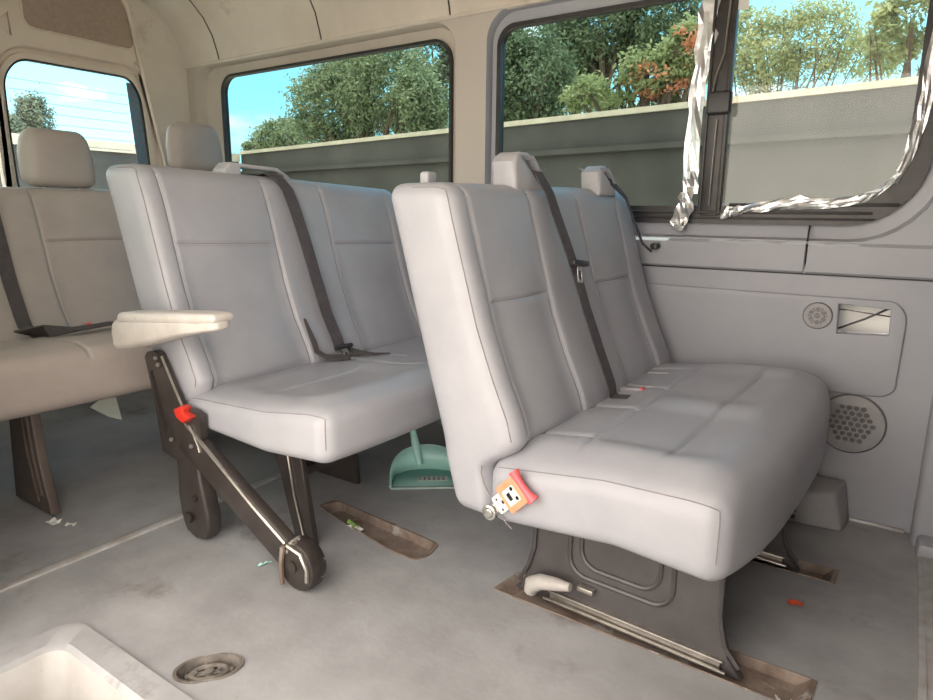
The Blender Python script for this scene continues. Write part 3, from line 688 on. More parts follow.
# headliner and roof
cs = [(2.425, 1.795), (2.405, 1.80), (2.395, 1.84), (2.37, 1.92), (2.32, 2.0), (2.25, 2.065), (2.15, 2.11), (1.98, 2.15), (1.7, 2.175), (1.42, 2.18)]
cs = cs+[(2.84-y, z) for y, z in cs[::-1][1:]]
joints = [float(at(1, 2.39, *q)[0]) for q in ((214, 18), (318, 15), (448, 6))]+[-1.25, -.5, .3]
xs = [-3.64]
for j in joints: xs += [j-.2, j-.02, j-.006, j-.003, j, j+.003, j+.006, j+.02]
xs = sorted(xs+[.98])
L = []
for x in xs:
    g = sum(math.exp(-((x-j)/.004)**2) for j in joints); sag = .012*min(1, min(abs(x-j) for j in joints)/.12)
    L.append([(x, y+(1.42-y)*(-.010*g+.010*sag), z-(sag if 3 < i < len(cs)-4 else .4*sag)+.008*g) for i, (y, z) in enumerate(cs)])
cm = MB(); n = len(cs)
cm.add([p for l in L for p in l], [(j*n+i, j*n+i+1, (j+1)*n+i+1, (j+1)*n+i) for j in range(len(L)-1) for i in range(n-1)])
struct(cm.build('ceiling', M['liner']))
sl = MB()
for j in joints[:3]:
    sl.tube([(j, y+(1.42-y)*-.002, z+.001) for y, z in cs[1:10]], .003, 5)
struct(sl.build('trim_7', M['belt_brown']))
rf = MB(); rf.loops([[(x, y, z) for y, z in [(2.50, .95+.80), (2.52, 1.86), (2.46, 2.06), (2.3, 2.20), (1.9, 2.25), (.94, 2.25), (.54, 2.20), (.38, 2.06), (.33, 1.86), (.34, 1.8)]] for x in (-3.72, 1.05)])
rf.f = [f for f in rf.f if not ((f[0] % 10) == 9)]
struct(rf.build('roof', M['white_paint'], smooth=True))
# step in the ceiling lining above the windows
struct(MB().tube([(-3.6, YB-.006, 1.798), (.97, YB-.006, 1.798)], .008, 8).build('trim_8', M['liner']))
# side by the camera: rear quarter panel with window, header above the open doorway
openN = rrect(-3.4, -1.85, 1.0, 1.73, .1)
struct(plate('wall_front', [(-3.62, -.02), (-1.66, -.02), (-1.66, 1.86), (-3.62, 1.86)], [openN], .06, lambda a, b, c: (a, .36+c, b), M['trimu'], bevel=.01))
w4 = struct(empty('window_4'))
struct(plate('window_glass', off(openN, .01), [], .005, lambda a, b, c: (a, .385+c, b), M['glass'], w4, smooth=False))
struct(MB().box((-.35, .39, 1.86), (2.7, .06, .16)).build('wall_front', M['trimu'], bevel=.01))
struct(MB().box((.535, .39, .90), (.91, .08, 1.9)).build('wall_front', M['trimu'], bevel=.02))  # unseen wall ahead of the doorway, widened to shade the seat fronts
struct(plate('wall_right', [(.36, -.02), (2.44, -.02), (2.44, 1.86), (2.38, 2.04), (2.22, 2.18), (.62, 2.18), (.46, 2.04), (.36, 1.86)], [], .03, lambda a, b, c: (.99+c, a, b), M['leg']))  # unseen dark partition, added to cut the light from the cab end
# front post on the far wall, its foot, joint strip along floor
po = soft_block('wall_right', (.86, .10, 1.02), .022, M['wall'], None, (.535, 2.365, .49), None, .08); struct(po)
ft_ = MB(); ft_.box((.52, 2.285, .015), (.80, .10, .06)); struct(ft_.build('trim_9', M['wall'], bevel=.015))
struct(MB().box((-.02, YB-.008, .004), (.22, .014, .010)).build('trim_10', M['alu'], bevel=.002))

# floor with its cut-outs
cutA = [(-.815, 1.365), (-.075, 1.352), (-.068, 1.465), (-.80, 1.472)]
cutA2 = [(-.80, 1.915), (-.075, 1.93), (-.072, 2.012), (-.80, 2.0)]
cutB = roundpoly([(-1.58, 1.445), (-1.40, 1.405), (-1.18, 1.362), (-1.105, 1.36), (-1.085, 1.40), (-1.10, 1.47), (-1.30, 1.485), (-1.56, 1.51)], .02)
rc_ = np.array((-1.180, .735)); rd = np.array((.05, .06)); rd /= np.linalg.norm(rd); rp = np.array((-rd[1], rd[0]))
cutR = [tuple(rc_+rd*(.060*math.cos(t)*1.15)+rp*.042*math.sin(t)*(1 if abs(math.cos(t)) > .3 else .92)) for t in np.linspace(0, 2*PI, 40, endpoint=False)]
fl_out = [(-3.62, .36), (-1.60, .36)]+[(-1.60, .60)]+[(-1.60+.06*(1-math.cos(a)), .60+.06*math.sin(a)) for a in np.linspace(.2, PI/2, 6)]+[(.98, .66), (.98, 2.43), (-3.62, 2.43)]
struct(plate('floor', fl_out, [cutA, cutA2, cutB, cutR], .03, lambda a, b, c: (a, b, -.03+c), M['floor'], smooth=False))
struct(MB().box((-1.3, 1.55, -.11), (4.6, 1.75, .02)).build('floor', M['leg']))

def pan(nm, loop, depth, lab, m=None):
    n = len(loop); c = np.mean(np.array(loop), 0)
    inn = [tuple(c+(np.array(p)-c)*.93) for p in loop]; o_ = [tuple(c+(np.array(p)-c)*1.0+(np.array(p)-c)/np.linalg.norm(np.array(p)-c)*.012) for p in loop]
    b = MB(); b.loops([[(x, y, .0008) for x, y in o_], [(x, y, .004) for x, y in o_], [(x, y, .004) for x, y in loop], [(x, y, -depth) for x, y in inn]])
    b.add([(x, y, -depth) for x, y in inn], [tuple(range(n))])
    o = b.build(nm, m or M['rust'], None, smooth=False); tag(o, lab, 'seat rail', 'rusty seat anchor recesses in the floor'); return o
rlA = pan('floor_rail_recess', cutA, .022, 'rusty seat rail recess in the floor under the near leg of the front bench')
pan('floor_rail_recess', cutA2, .022, 'rusty floor recess under the far leg of the right bench, by the wall')
pan('floor_rail_recess', cutB, .024, 'rusty open seat rail recess in the floor between the middle and front benches')
# round anchor in its pocket near the step
ra = empty('floor_anchor', (rc_[0], rc_[1], 0)); tag(ra, 'worn oval metal anchor cup in the floor beside the cream step', 'floor anchor')
RM = mat('worn_anchor_metal', srgb(142, 136, 130), srgb(104, 98, 92), 26, .5, metal=.35, spots=srgb(170, 160, 146), spot_scale=22, spot_at=.6, spot_w=.05)
lp = [tuple(np.array(p)-rc_) for p in cutR]
b = MB(); b.loops([[(x*1.10, y*1.10, .0008) for x, y in lp], [(x*1.08, y*1.08, .005) for x, y in lp], [(x*.97, y*.97, .004) for x, y in lp], [(x*.80, y*.80, -.035) for x, y in lp]])
b.add([(x*.80, y*.80, -.035) for x, y in lp], [tuple(range(len(lp)))]); b.build('cup', RM, ra)
b = MB(); b.tube([(x*.55, y*.55, -.010) for x, y in lp]+[(lp[0][0]*.55, lp[0][1]*.55, -.010)], .0055, 8, cap=False); b.bar(tuple(rd*-.05)+(-.012,), tuple(rd*.05)+(-.012,), .014, .006); b.bar(tuple(rp*-.03)+(-.014,), tuple(rp*.03)+(-.014,), .012, .006)
b.cyl((0, 0, -.034), (0, 0, -.004), .010, 14); b.build('anchor_ring', RM, ra)
MB().cyl(tuple(rd*-.030)+(-.03,), tuple(rd*-.030)+(-.004,), .006, 12).build('rivet', M['chrome'], ra)
MB().cyl(tuple(rd*.022)+(-.03,), tuple(rd*.022)+(-.002,), .004, 10).build('rivet', M['chrome'], ra)

# strips
tag(MB().box((-1.900, 1.36, .004), (.030, 1.95, .008)).build('floor_strip', M['alu'], bevel=.002), 'pale aluminium strip across the floor at the left, behind the folding strut', 'floor strip')
th = MB(); th.box((.162, 1.46, .004), (.070, 1.58, .008))
for k in range(4): th.box((.140+.015*k, 1.46, .009), (.006, 1.58, .003))
tag(th.build('threshold_strip', M['alu'], bevel=.001), 'ribbed aluminium strip at the right edge of the floor', 'floor strip')

# step well inside the doorway
sw = empty('entry_step', (-1.0, .45, 0)); tag(sw, 'cream plastic step well with grey rim in the floor at the lower left', 'step')
rimo = rrect(-1.60+1.0, .60, -.20, .205, (.05, .05, .05, .06)); rimi = rrect(-1.535+1.0, .55, -.17, .135, .05); bot = rrect(-1.47+1.0, .50, -.15, .06, .06)
b = MB(); b.loops([[(x, y, -.02) for x, y in rimo], [(x, y, .006) for x, y in rimo], [(x, y, .010) for x, y in [tuple(np.array(p)*.97+np.array(q)*.03) for p, q in zip(rimo, rimi)]], [(x, y, .010) for x, y in [tuple(np.array(p)*.15+np.array(q)*.85) for p, q in zip(rimo, rimi)]], [(x, y, 0) for x, y in rimi]])
b.build('rim', M['floor'], sw)
b = MB(); b.loops([[(x, y, 0) for x, y in rimi], [(x, y, -.03) for x, y in [tuple(np.array(p)*.9+np.array(q)*.1) for p, q in zip(rimi, bot)]], [(x, y, -.30) for x, y in bot]])
b.add([(x, y, -.30) for x, y in bot], [tuple(range(len(bot)))]); b.build('well', M['step'], sw)

# ------------------------------------------------------------------ fittings on the far wall
g = empty('speaker_grille', (-.232, YB-.0121, .679)); tag(g, 'small round grille with seven slotted clusters, on the side panel beside the square hole', 'grille')
hs = [circle(0, 0, .009, 6)]
for k in range(6):
    a = PI/6+k*PI/3; hs.append(circle(.021*math.cos(a), .021*math.sin(a), .0075, 6))
for k in range(6):
    a = k*PI/3; hs.append(circle(.020*math.cos(a), .020*math.sin(a), .0022, 6)); hs.append(circle(.0265*math.cos(a), .0265*math.sin(a), .0022, 6))
plate('grille_face', circle(0, 0, .041, 40), hs, .006, lambda a, b, c: (a, -.006+c, b), M['grille'], g, bevel=.001)
b = MB(); b.tube([(x, -.001, z) for x, z in circle(0, 0, .0425, 40)]+[(.0425, -.001, 0)], .0022, 6, cap=False); b.build('rim', M['rim'], g)
MB().cyl((0, -.0006, 0), (0, -.002, 0), .036, 30).build('backing', M['grille_dark'], g)
b = MB()
for h in hs[:7]:
    c = np.mean(np.array(h), 0)
    for dz in (-.003, .001, .005): b.box((c[0], -.004, c[1]+dz-.001), (.015, .002, .0016))
b.build('slat', M['grille'], g)
g = empty('speaker_grille', (-.098, YB, .332)); tag(g, 'large round honeycomb grille low on the side panel above the floor vent', 'grille')
hs = []
for i in range(-4, 5):
    for j in range(-4, 5):
        x = (i+.5*(j % 2))*.0205; z = j*.0178
        if math.hypot(x, z) < .066: hs.append([(x+.0085*math.cos(PI/6+k*PI/3), z+.0085*math.sin(PI/6+k*PI/3)) for k in range(6)])
plate('grille_face', circle(0, 0, .095, 56), hs, .008, lambda a, b, c: (a, -.011+c, b), M['grille'], g, bevel=.0012)
b = MB(); b.tube([(x, -.003, z) for x, z in circle(0, 0, .0975, 56)]+[(.0975, -.003, 0)], .0035, 6, cap=False); b.build('rim', M['rim'], g)
MB().cyl((0, -.0008, 0), (0, -.0024, 0), .085, 40).build('backing', M['grille_dark'], g)
# wires crossing the hole
b = MB(); b.tube([(-.185, YB+.014, .634), (-.165, YB+.020, .642), (-.14, YB+.035, .654), (-.10, YB+.035, .675), (-.05, YB+.030, .708), (-.028, YB+.016, .722)], .0035, 8)
tag(b.build('wire', M['black_pl']), 'black wire running slantwise across the square hole in the side panel', 'wire')
b = MB(); b.tube([(-.185, YB+.016, .702), (-.15, YB+.04, .699), (-.09, YB+.04, .693), (-.02, YB+.016, .690)], .0022, 8)
tag(b.build('wire', M['belt_brown']), 'thin straight wire near the top of the square hole in the side panel', 'wire')
# heater vent
hv = empty('heater_vent', (-.18, 2.33, 0)); tag(hv, 'grey plastic heater outlet box on the floor against the side wall', 'vent')
b = MB(); v8 = [(-.13, -.075, 0), (.105, -.045, 0), (.118, .062, 0), (-.13, .062, 0), (-.13, -.055, .085), (.070, -.030, .125), (.092, .060, .14), (-.13, .060, .14)]
b.add(v8, [(0, 1, 5, 4), (1, 2, 6, 5), (2, 3, 7, 6), (3, 0, 4, 7), (4, 5, 6, 7), (3, 2, 1, 0)]); b.build('vent_body', M['grille'], hv, bevel=.010)
for k in range(3): MB().box((-.075, -.072+.006*k, .028+.020*k), (.085, .012, .009)).build('vent_slot', M['black_pl'], hv, bevel=.001)

# ------------------------------------------------------------------ foil stuck around the sliding window
def foil(pts, widths, lab, y, seed, amp=.010, n=5, sub=3):
    """crumpled ribbon in the window plane: path (x, z), local widths"""
    r = np.random.default_rng(seed); P = []; W_ = []
    for i in range(len(pts)-1):
        for k in range(sub):
            t = k/sub; P.append(np.array(pts[i])*(1-t)+np.array(pts[i+1])*t); W_.append(widths[i]*(1-t)+widths[i+1]*t)
    P.append(np.array(pts[-1])); W_.append(widths[-1]); b = MB(); vs = []
    for i, p in enumerate(P):
        d = P[min(i+1, len(P)-1)]-P[max(i-1, 0)]; d /= np.linalg.norm(d); nn = np.array((-d[1], d[0]))
        ea, eb = 1+.14*r.normal(), 1+.14*r.normal()
        for k in range(n):
            s_ = (k/(n-1)-.5); q = p+nn*W_[i]*s_*(ea if s_ > 0 else eb)
            vs.append((q[0], y-abs(amp*r.normal())*.8-.001, q[1]))
    b.add(vs, [(i*n+k, i*n+k+1, (i+1)*n+k+1, (i+1)*n+k) for i in range(len(P)-1) for k in range(n-1)])
    o = b.build('foil_strip', M['foil'], None, smooth=False)
    md = o.modifiers.new('thickness', 'SOLIDIFY'); md.thickness = .0008
    return tag(o, lab, 'foil', 'strips of foil tape around the sliding window')
fy = YB+.030
foil([(-.675, 1.71), (-.672, 1.60), (-.690, 1.45), (-.695, 1.30), (-.690, 1.15), (-.685, 1.07)], [.07, .062, .055, .055, .055, .05], 'long crinkled foil strip running down the left side of the window post', fy, 3, .006)
foil([(-.690, 1.075), (-.695, 1.02), (-.712, .965), (-.722, .945)], [.05, .062, .062, .03], 'short loose foil end hanging over the frame below the window post', YB+.004, 5, .008)
foil([(-.572, .985), (-.545, 1.012), (-.50, 1.018), (-.42, 1.032), (-.33, 1.040), (-.24, 1.036), (-.16, 1.050), (-.10, 1.082), (-.062, 1.13)], [.010, .035, .025, .030, .042, .034, .028, .018, .014], 'torn foil along the lower edge of the sliding pane', YB+.022, 8, .008)
foil([(-.072, 1.10), (-.040, 1.20), (-.024, 1.32), (-.018, 1.45), (-.016, 1.60), (-.018, 1.70)], [.016, .034, .036, .034, .034, .032], 'upright foil strip along the right edge of the sliding pane', YB+.028, 9, .005)
foil([(-.70, 1.728), (-.66, 1.735), (-.61, 1.722), (-.57, 1.735)], [.03, .05, .045, .03], 'crumpled foil bunched at the top of the window post', YB+.024, 11, .012)
tag(plate('paper_tag', [(-.592, 1.66), (-.545, 1.662), (-.54, 1.745), (-.59, 1.745)], [], .002, lambda a, b, c: (a, YB+.028+c, b), M['paper']), 'small white paper tag stuck at the top of the sliding pane', 'tag')

# ------------------------------------------------------------------ dustpan
la, lb = np.array((-1.475, 1.695)), np.array((-1.265, 1.860)); ld = lb-la; Ld = np.linalg.norm(ld); ld /= Ld; bdir = np.array((-ld[1], ld[0]))
dp = empty('dustpan', (la[0], la[1], 0)); tag(dp, 'turquoise plastic dustpan with a white sticker, on the floor behind the front bench', 'dustpan')
def D(u_, w, z): q = ld*u_+bdir*w; return (q[0], q[1], z)
arcs = np.linspace(0, PI, 25)
rim_b = [D(Ld/2-Ld/2*math.cos(t), .04+.14*math.sin(t)**.7, .006) for t in arcs]
rim_t = [D(Ld/2-(Ld/2+.004)*math.cos(t), .045+.155*math.sin(t)**.7, .018+.080*math.sin(t)**.6) for t in arcs]
b = MB(); m_ = len(arcs)
base = [D(0, 0, .004)]+rim_b+[D(Ld, 0, .004)]
b.add(base, [tuple(range(len(base)))])
side = [D(0, .0, .004)]+rim_b+[D(Ld, .0, .004)]; top = [D(-.002, 0, .012)]+rim_t+[D(Ld+.002, 0, .012)]
b.add(side+top, [(i, i+1, len(side)+i+1, len(side)+i) for i in range(len(side)-1)])
o = b.build('pan', M['teal'], dp); md = o.modifiers.new('thickness', 'SOLIDIFY'); md.thickness = .004
b = MB(); b.tube(top, .004, 6); b.build('rim', M['teal'], dp)
MB().bar(D(0, 0, .006), D(Ld, 0, .006), .014, .008).build('lip', M['teal_lip'], dp, bevel=.002)
b = MB(); b.tube([D(Ld*.40, .165, .03), D(Ld*.35, .192, .085), D(Ld*.31, .21, .14), D(Ld*.27, .225, .20), D(Ld*.24, .24, .26)], [.014, .018, .014, .013, .012], 10); b.build('handle', M['teal'], dp)
o = plate('sticker', [(Ld*.36, .055), (Ld*.80, .055), (Ld*.80, .095), (Ld*.36, .095)], [], .001, lambda a, b, c: D(a, b, .0085+c), M['paper'], dp)
b = MB()
for r_ in range(3):
    for k in range(6): b.box(D(Ld*(.40+.066*k), .064+.011*r_, .0100), (.008, .006, .0006))
b.build('sticker_print', M['print'], o)

# ------------------------------------------------------------------ litter on the floor
def scrap(nm, p, sz, m, lab, rz=0., sd=1):
    r = np.random.default_rng(sd); n = 6; b = MB(); vs = []
    for i in range(n):
        for k in range(4):
            vs.append(((i/(n-1)-.5)*sz[0], (k/3-.5)*sz[1]*(1+.2*r.normal()), .003+abs(r.normal())*sz[2]))
    b.add(vs, [(i*4+k, i*4+k+1, (i+1)*4+k+1, (i+1)*4+k) for i in range(n-1) for k in range(3)])
    o = b.build(nm, m, None, smooth=False); o.location = p; o.rotation_euler = (0, 0, rz)
    md = o.modifiers.new('thickness', 'SOLIDIFY'); md.thickness = .0015; md.offset = 1
    return tag(o, lab, 'litter')
scrap('wrapper', (-.14, 1.758, .0), (.036, .020, .004), M['orange_bit'], 'small orange-red wrapper scrap on the floor right of the front bench', .1, 1)
scrap('wrapper', (-1.405, 1.425, -.012), (.05, .022, .006), M['green_bit'], 'green and white wrapper scrap at the edge of the open floor recess', -.35, 2)
scrap('wrapper', (-1.375, 1.407, -.010), (.035, .03, .005), M['paper'], 'pale blue-white paper scrap beside the green wrapper in the floor recess', -.35, 3)
scrap('scrap', (-1.43, 1.091, 0), (.040, .008, .003), M['teal'], 'tiny turquoise scrap on the floor left of the folding strut foot', 1.2, 4)
scrap('paper_scrap', (-2.19, .865, 0), (.04, .03, .006), M['paper'], 'crumpled white paper scrap at the foot of the rear bench leg', .3, 5)
scrap('paper_scrap', (-2.13, .89, 0), (.03, .02, .004), M['paper'], 'smaller white paper scrap right of the one at the rear bench leg', .9, 6)
scrap('paper_scrap', (-.105, 1.395, -.03), (.035, .03, .006), M['paper'], 'white paper scrap in the front end of the near seat rail recess', .5, 7)
q = at(0, -2.75, 97, 405); q2 = at(0, -2.75, 133, 425)
b = [tuple(at(0, -2.75, *p)[1:]) for p in ((95, 409), (105, 402), (122, 399), (125, 421), (112, 418))]
tag(plate('patch', b, [], .004, lambda a, b_, c: (-2.75-.25*(b_), a, b_), M['greenish']), 'pale green-white card under the rear bench', 'patch')  # thin pale green upright plate below the rear seat

# ------------------------------------------------------------------ outside
GZ = -.78
struct(MB().box((-2, 8, GZ-.1), (70, 60, .2)).build('ground', M['ground'], smooth=False))
kz = 1.4615; wa = np.array((-6.369, 4.962))*kz; wb = np.array((-.107, 3.95))*kz; wd = wb-wa; wd /= np.linalg.norm(wd); wn = np.array((-wd[1], wd[0]))
p0, p1 = wa-wd*.2, wb+wd*9
def wallbox(bm_, a, b_, z0, z1, d0, d1):
    c = [np.array(a)+wn*d0, np.array(b_)+wn*d0, np.array(b_)+wn*d1, np.array(a)+wn*d1]
    bm_.add([(q[0], q[1], z) for z in (z0, z1) for q in c], [(3, 2, 1, 0), (4, 5, 6, 7)]+[(i, (i+1) % 4, (i+1) % 4+4, i+4) for i in range(4)])
yw = empty('yard_wall', (float(p0[0]), float(p0[1]), GZ)); tag(yw, 'long dark concrete wall with a pale top, outside the side windows', 'wall')
def shift(bm_): bm_.v = [(x-p0[0], y-p0[1], z-GZ) for x, y, z in bm_.v]; return bm_
b = MB(); wallbox(b, p0, p1, GZ, 1.58, 0, .25); wallbox(b, p0, p1, 1.62, 1.90, -.02, .25); shift(b).build('wall_face', M['concrete'], yw, smooth=False)
b = MB(); wallbox(b, p0, p1, 1.575, 1.625, -.07, .25); shift(b).build('ledge', M['concrete'], yw, smooth=False)
b = MB(); wallbox(b, p0, p1, 1.90, 1.95, -.05, .32); shift(b).build('coping', M['coping'], yw, smooth=False)
bw = empty('yard_wall', (-9.5, 2.5, GZ)); tag(bw, 'dark wall with a broad pale top seen low in the rear door window', 'wall')
MB().box((-.15, 0, 1.28), (.3, 9.4, 2.56)).build('wall_face', M['concrete'], bw, smooth=False)
MB().box((-.14, 0, 2.62), (.36, 9.4, .13)).build('coping', M['coping'], bw, smooth=False)

def tree(nm, lab, crowns, trunk, leafm, leaf=.13, dens=900, accent=None, seed=1, group=None, sparse=1.0, twig=1.0):
    """crowns: list of (centre, radii); leaves are small bent blades scattered through the shell of each crown"""
    r = np.random.default_rng(seed); base = np.array(trunk, float)
    root = empty(nm, tuple(base)); tag(root, lab, 'tree', group)
    def leaves(crs, frac, mm, part, size):
        C_, N_ = [], []
        for c, rad in crs:
            c = np.array(c, float); rad = np.array(rad, float); k = int(dens*frac*(rad[0]*rad[2])**.9*17*sparse)
            # clumps on the shell
            kc = max(14, int(k/60)); d = r.normal(size=(kc, 3)); d /= np.linalg.norm(d, axis=1, keepdims=True)
            cl = c+d*rad*(r.uniform(.35, 1.0, (kc, 1))**.5)
            w = r.integers(0, kc, k); q = cl[w]+r.normal(size=(k, 3))*np.minimum(rad, 1.1)*.15
            C_.append(q); N_.append((q-c)/rad)
        q = np.concatenate(C_); nn = np.concatenate(N_); nn = nn/np.linalg.norm(nn, axis=1, keepdims=True)*.6+r.normal(size=nn.shape)*.6+np.array((0, 0, .35)); nn /= np.linalg.norm(nn, axis=1, keepdims=True)
        a = np.cross(nn, r.normal(size=nn.shape)); a /= np.linalg.norm(a, axis=1, keepdims=True); b_ = np.cross(nn, a)
        s_ = size*.42*r.uniform(.6, 1.3, (len(q), 1)); k = len(q)
        V = np.stack([q-a*s_, q+b_*s_*.42+nn*s_*.1, q+a*s_, q-b_*s_*.42+nn*s_*.1], 1).reshape(-1, 3)-base
        F = np.arange(4*k).reshape(k, 4)
        me = bpy.data.meshes.new(part); me.from_pydata(V.tolist(), [], F.tolist()); me.update()
        me.polygons.foreach_set('use_smooth', [False]*k)
        return link(part, me, mm, root, False)
    leaves(crowns, 1.0, leafm, 'foliage', leaf)
    if accent: leaves(accent, .28, M['blossom'], 'blossom', leaf*.8)
    b = MB(); cz = np.mean([c for c, _ in crowns], 0)-base
    b.tube([(0, 0, 0), cz*.3+np.array((.05, 0, .1)), cz*.7, cz], [.20*twig, .16*twig, .11*twig, .05*twig], 9)
    for c, rad in crowns:
        c = np.array(c)-base
        for k in range(6):
            d = r.normal(size=3); d[2] = abs(d[2])*.6; d /= np.linalg.norm(d)
            e_ = c+d*np.array(rad)*.85
            s0 = cz*.55+(c-cz)*.2; b.tube([s0, s0*.5+e_*.5+r.normal(size=3)*.12, e_], [.06*twig, .04*twig, .012*twig], 6)
            for j in range(3):
                f_ = s0*.4+e_*.6; b.tube([f_, f_+r.normal(size=3)*np.array(rad)*.35], [.025*twig, .008*twig], 5)
    b.build('trunk', M['bark'], root)
    return root
def cr(px, py, Y, rx, rz):
    """crown seen at a photo position, standing at distance Y; half sizes given as they appear"""
    p = at(1, Y, px, py); k = np.dot(p-CAM, F_)/FPX
    return (tuple(p), (rx*k, rx*k*.8, rz*k))
def gp(px, Y):
    p = at(1, Y, px, 150); return (p[0], p[1], GZ)
G = 'trees beyond the concrete wall'
tree('leafy_tree', 'large mid-green tree filling the right of the rear side window', [cr(330, 110, 11, 42, 40), cr(385, 85, 11, 55, 48), cr(350, 70, 11.5, 40, 26), cr(420, 105, 10.5, 34, 34)], gp(370, 11), M['leaf_mid'], .12, 640, seed=2, group=G)
tree('leafy_tree', 'low bush left of the large tree in the rear side window', [cr(282, 136, 12, 30, 15), cr(255, 145, 12, 14, 7)], gp(285, 12), M['leaf_mid'], .12, 700, seed=3, group=G)
tree('leafy_tree', 'slender tree at the right edge of the rear side window', [cr(440, 70, 13, 20, 40)], gp(440, 13), M['leaf_grey'], .13, 420, seed=4, group=G)
tree('leafy_tree', 'dark green tree at the left of the sliding window', [cr(530, 85, 10, 45, 52), cr(505, 60, 10, 30, 40)], gp(530, 10), M['leaf_dark'], .11, 700, seed=5, group=G)
tree('leafy_tree', 'tall dark tree at the top of the sliding window, behind the blossoming one', [cr(595, 30, 12.5, 52, 40), cr(660, 20, 12.5, 45, 40), cr(565, 60, 12.5, 40, 40)], gp(600, 12.5), M['leaf_dark'], .12, 620, seed=6, group=G)
tree('flowering_tree', 'olive tree with orange-red blossom left of the window post', [cr(600, 92, 9, 34, 20), cr(650, 78, 9, 40, 26), cr(690, 55, 9, 34, 30)], gp(650, 9), M['leaf_light'], .10, 800, accent=[cr(655, 80, 8.8, 36, 18), cr(690, 45, 8.8, 24, 26)], seed=7, group=G)
tree('thin_tree', 'thin pale tree with open branches behind the sliding pane', [cr(770, 55, 12, 40, 40), cr(820, 40, 12, 40, 38), cr(870, 55, 12.6, 36, 26), cr(745, 40, 12, 26, 34)], gp(790, 12), M['leaf_light'], .09, 520, seed=8, group=G, sparse=.95, twig=.35)
tree('leafy_tree', 'pale tree at the far right edge of the sliding pane', [cr(890, 35, 8.6, 30, 30), cr(935, 20, 8.6, 40, 40)], gp(900, 8.6), M['leaf_light'], .10, 500, seed=9, group=G, sparse=1.0, twig=.35)
pR = at(0, -24, 34, 122); pL = at(0, -24, 5, 128)
tree('distant_tree', 'small distant grey-green tree in the rear door window', [(tuple(pR), (.55, .55, .8)), (tuple(pR+np.array((0, -.5, -.35))), (.5, .5, .5))], (-24, float(pR[1]), GZ), M['leaf_grey'], .14, 900, seed=10)

# ------------------------------------------------------------------ light
w = bpy.data.worlds.new('sky'); scene.world = w; w.use_nodes = True; N = w.node_tree.nodes; Lk = w.node_tree.links
bg = N['Background']; tc = N.new('ShaderNodeTexCoord'); sp = N.new('ShaderNodeSeparateXYZ'); Lk.new(tc.outputs['Generated'], sp.inputs[0])
rmp = N.new('ShaderNodeValToRGB'); e = rmp.color_ramp.elements; e[0].position = 0; e[0].color = (.50, .84, .98, 1); e[1].position = .6; e[1].color = (.22, .52, .86, 1)
e2 = rmp.color_ramp.elements.new(.16); e2.color = (.32, .74, .95, 1)
Lk.new(sp.outputs['Z'], rmp.inputs['Fac'])
n = N.new('ShaderNodeTexNoise'); n.inputs['Scale'].default_value = 3.6; n.inputs['Detail'].default_value = 8; n.inputs['Roughness'].default_value = .55
mp = N.new('ShaderNodeMapping'); mp.inputs['Scale'].default_value = (1, 1, 2.6); mp.inputs['Location'].default_value = (.3, .1, 0); Lk.new(tc.outputs['Generated'], mp.inputs[0]); Lk.new(mp.outputs[0], n.inputs['Vector'])
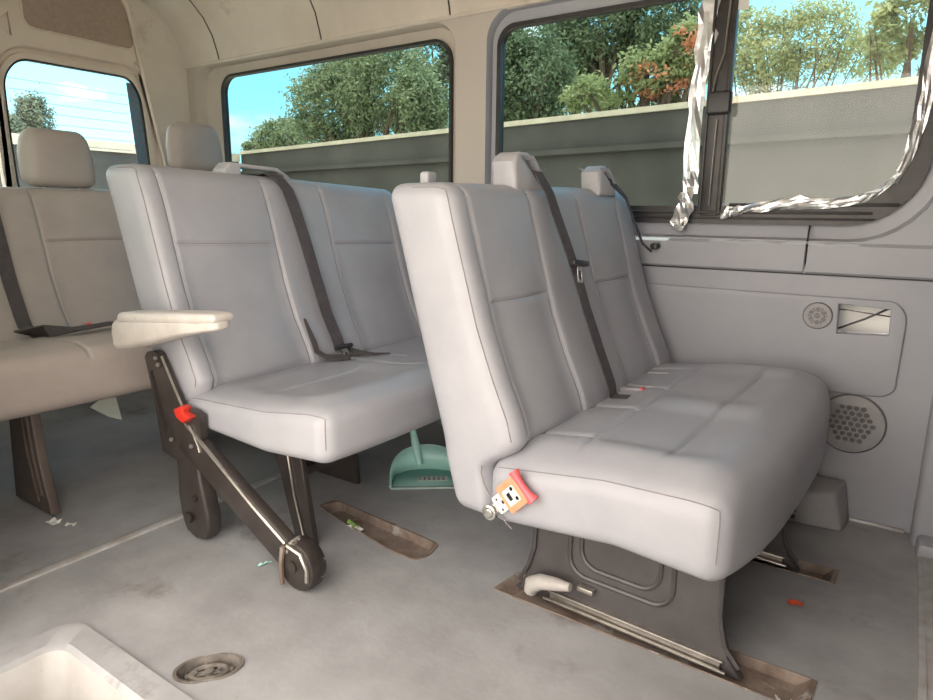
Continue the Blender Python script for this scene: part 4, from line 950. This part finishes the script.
# extra unseen cloud added over the open-door side, to light the seats
cl = N.new('ShaderNodeMapRange'); cl.inputs['From Min'].default_value = -.35; cl.inputs['From Max'].default_value = .35; cl.inputs['To Min'].default_value = .34; cl.inputs['To Max'].default_value = 0; Lk.new(sp.outputs['Y'], cl.inputs['Value'])
ad = N.new('ShaderNodeMath'); ad.operation = 'ADD'; Lk.new(n.outputs['Fac'], ad.inputs[0]); Lk.new(cl.outputs[0], ad.inputs[1])
cr_ = N.new('ShaderNodeValToRGB'); cr_.color_ramp.elements[0].position = .56; cr_.color_ramp.elements[1].position = .70; Lk.new(ad.outputs[0], cr_.inputs['Fac'])
mx = N.new('ShaderNodeMix'); mx.data_type = 'RGBA'; Lk.new(cr_.outputs['Color'], mx.inputs[0]); Lk.new(rmp.outputs['Color'], mx.inputs[6]); mx.inputs[7].default_value = (1.0, .90, .79, 1)
br = N.new('ShaderNodeMapRange'); br.inputs['From Min'].default_value = .15; br.inputs['From Max'].default_value = -.5; br.inputs['To Min'].default_value = 2.7; br.inputs['To Max'].default_value = 4.0; Lk.new(sp.outputs['Y'], br.inputs['Value'])  # sky brightened on the unseen door side, for more light through the doorway
Lk.new(mx.outputs[2], bg.inputs['Color']); Lk.new(br.outputs[0], bg.inputs['Strength'])
sun = bpy.data.lights.new('sun', 'SUN'); sun.energy = 10.0; sun.angle = math.radians(.6); sun.color = (1, .93, .83)
so = bpy.data.objects.new('sun', sun); col.objects.link(so)
sd = Vector((.08, .13, .988)).normalized(); so.rotation_euler = sd.to_track_quat('Z', 'Y').to_euler()

# ------------------------------------------------------------------ camera object
cam = bpy.data.cameras.new('camera'); cam.sensor_width = 36; cam.lens = FPX*36/933; cam.clip_start = .02
co = bpy.data.objects.new('camera', cam); col.objects.link(co); scene.camera = co
mw = Matrix(((R_[0], U_[0], -F_[0], 0), (R_[1], U_[1], -F_[1], 0), (R_[2], U_[2], -F_[2], 1), (0, 0, 0, 1)))
co.matrix_world = mw

# ------------------------------------------------------------------ bring everything to metres
done = set()
for o in list(bpy.data.objects):
    if o.type == 'MESH' and o.data.name not in done:
        done.add(o.data.name); o.data.transform(Matrix.Scale(S, 4))
    for md in o.modifiers:
        if md.type == 'SOLIDIFY': md.thickness *= S
    o.location = Vector(o.location)*S
scene.view_settings.view_transform = 'Standard'; scene.view_settings.look = 'None'
scene.view_settings.exposure = 0.34; scene.view_settings.gamma = 1
scene.view_settings.use_curve_mapping = False
scene.cycles.max_bounces = 10; scene.cycles.diffuse_bounces = 6; scene.cycles.transparent_max_bounces = 16
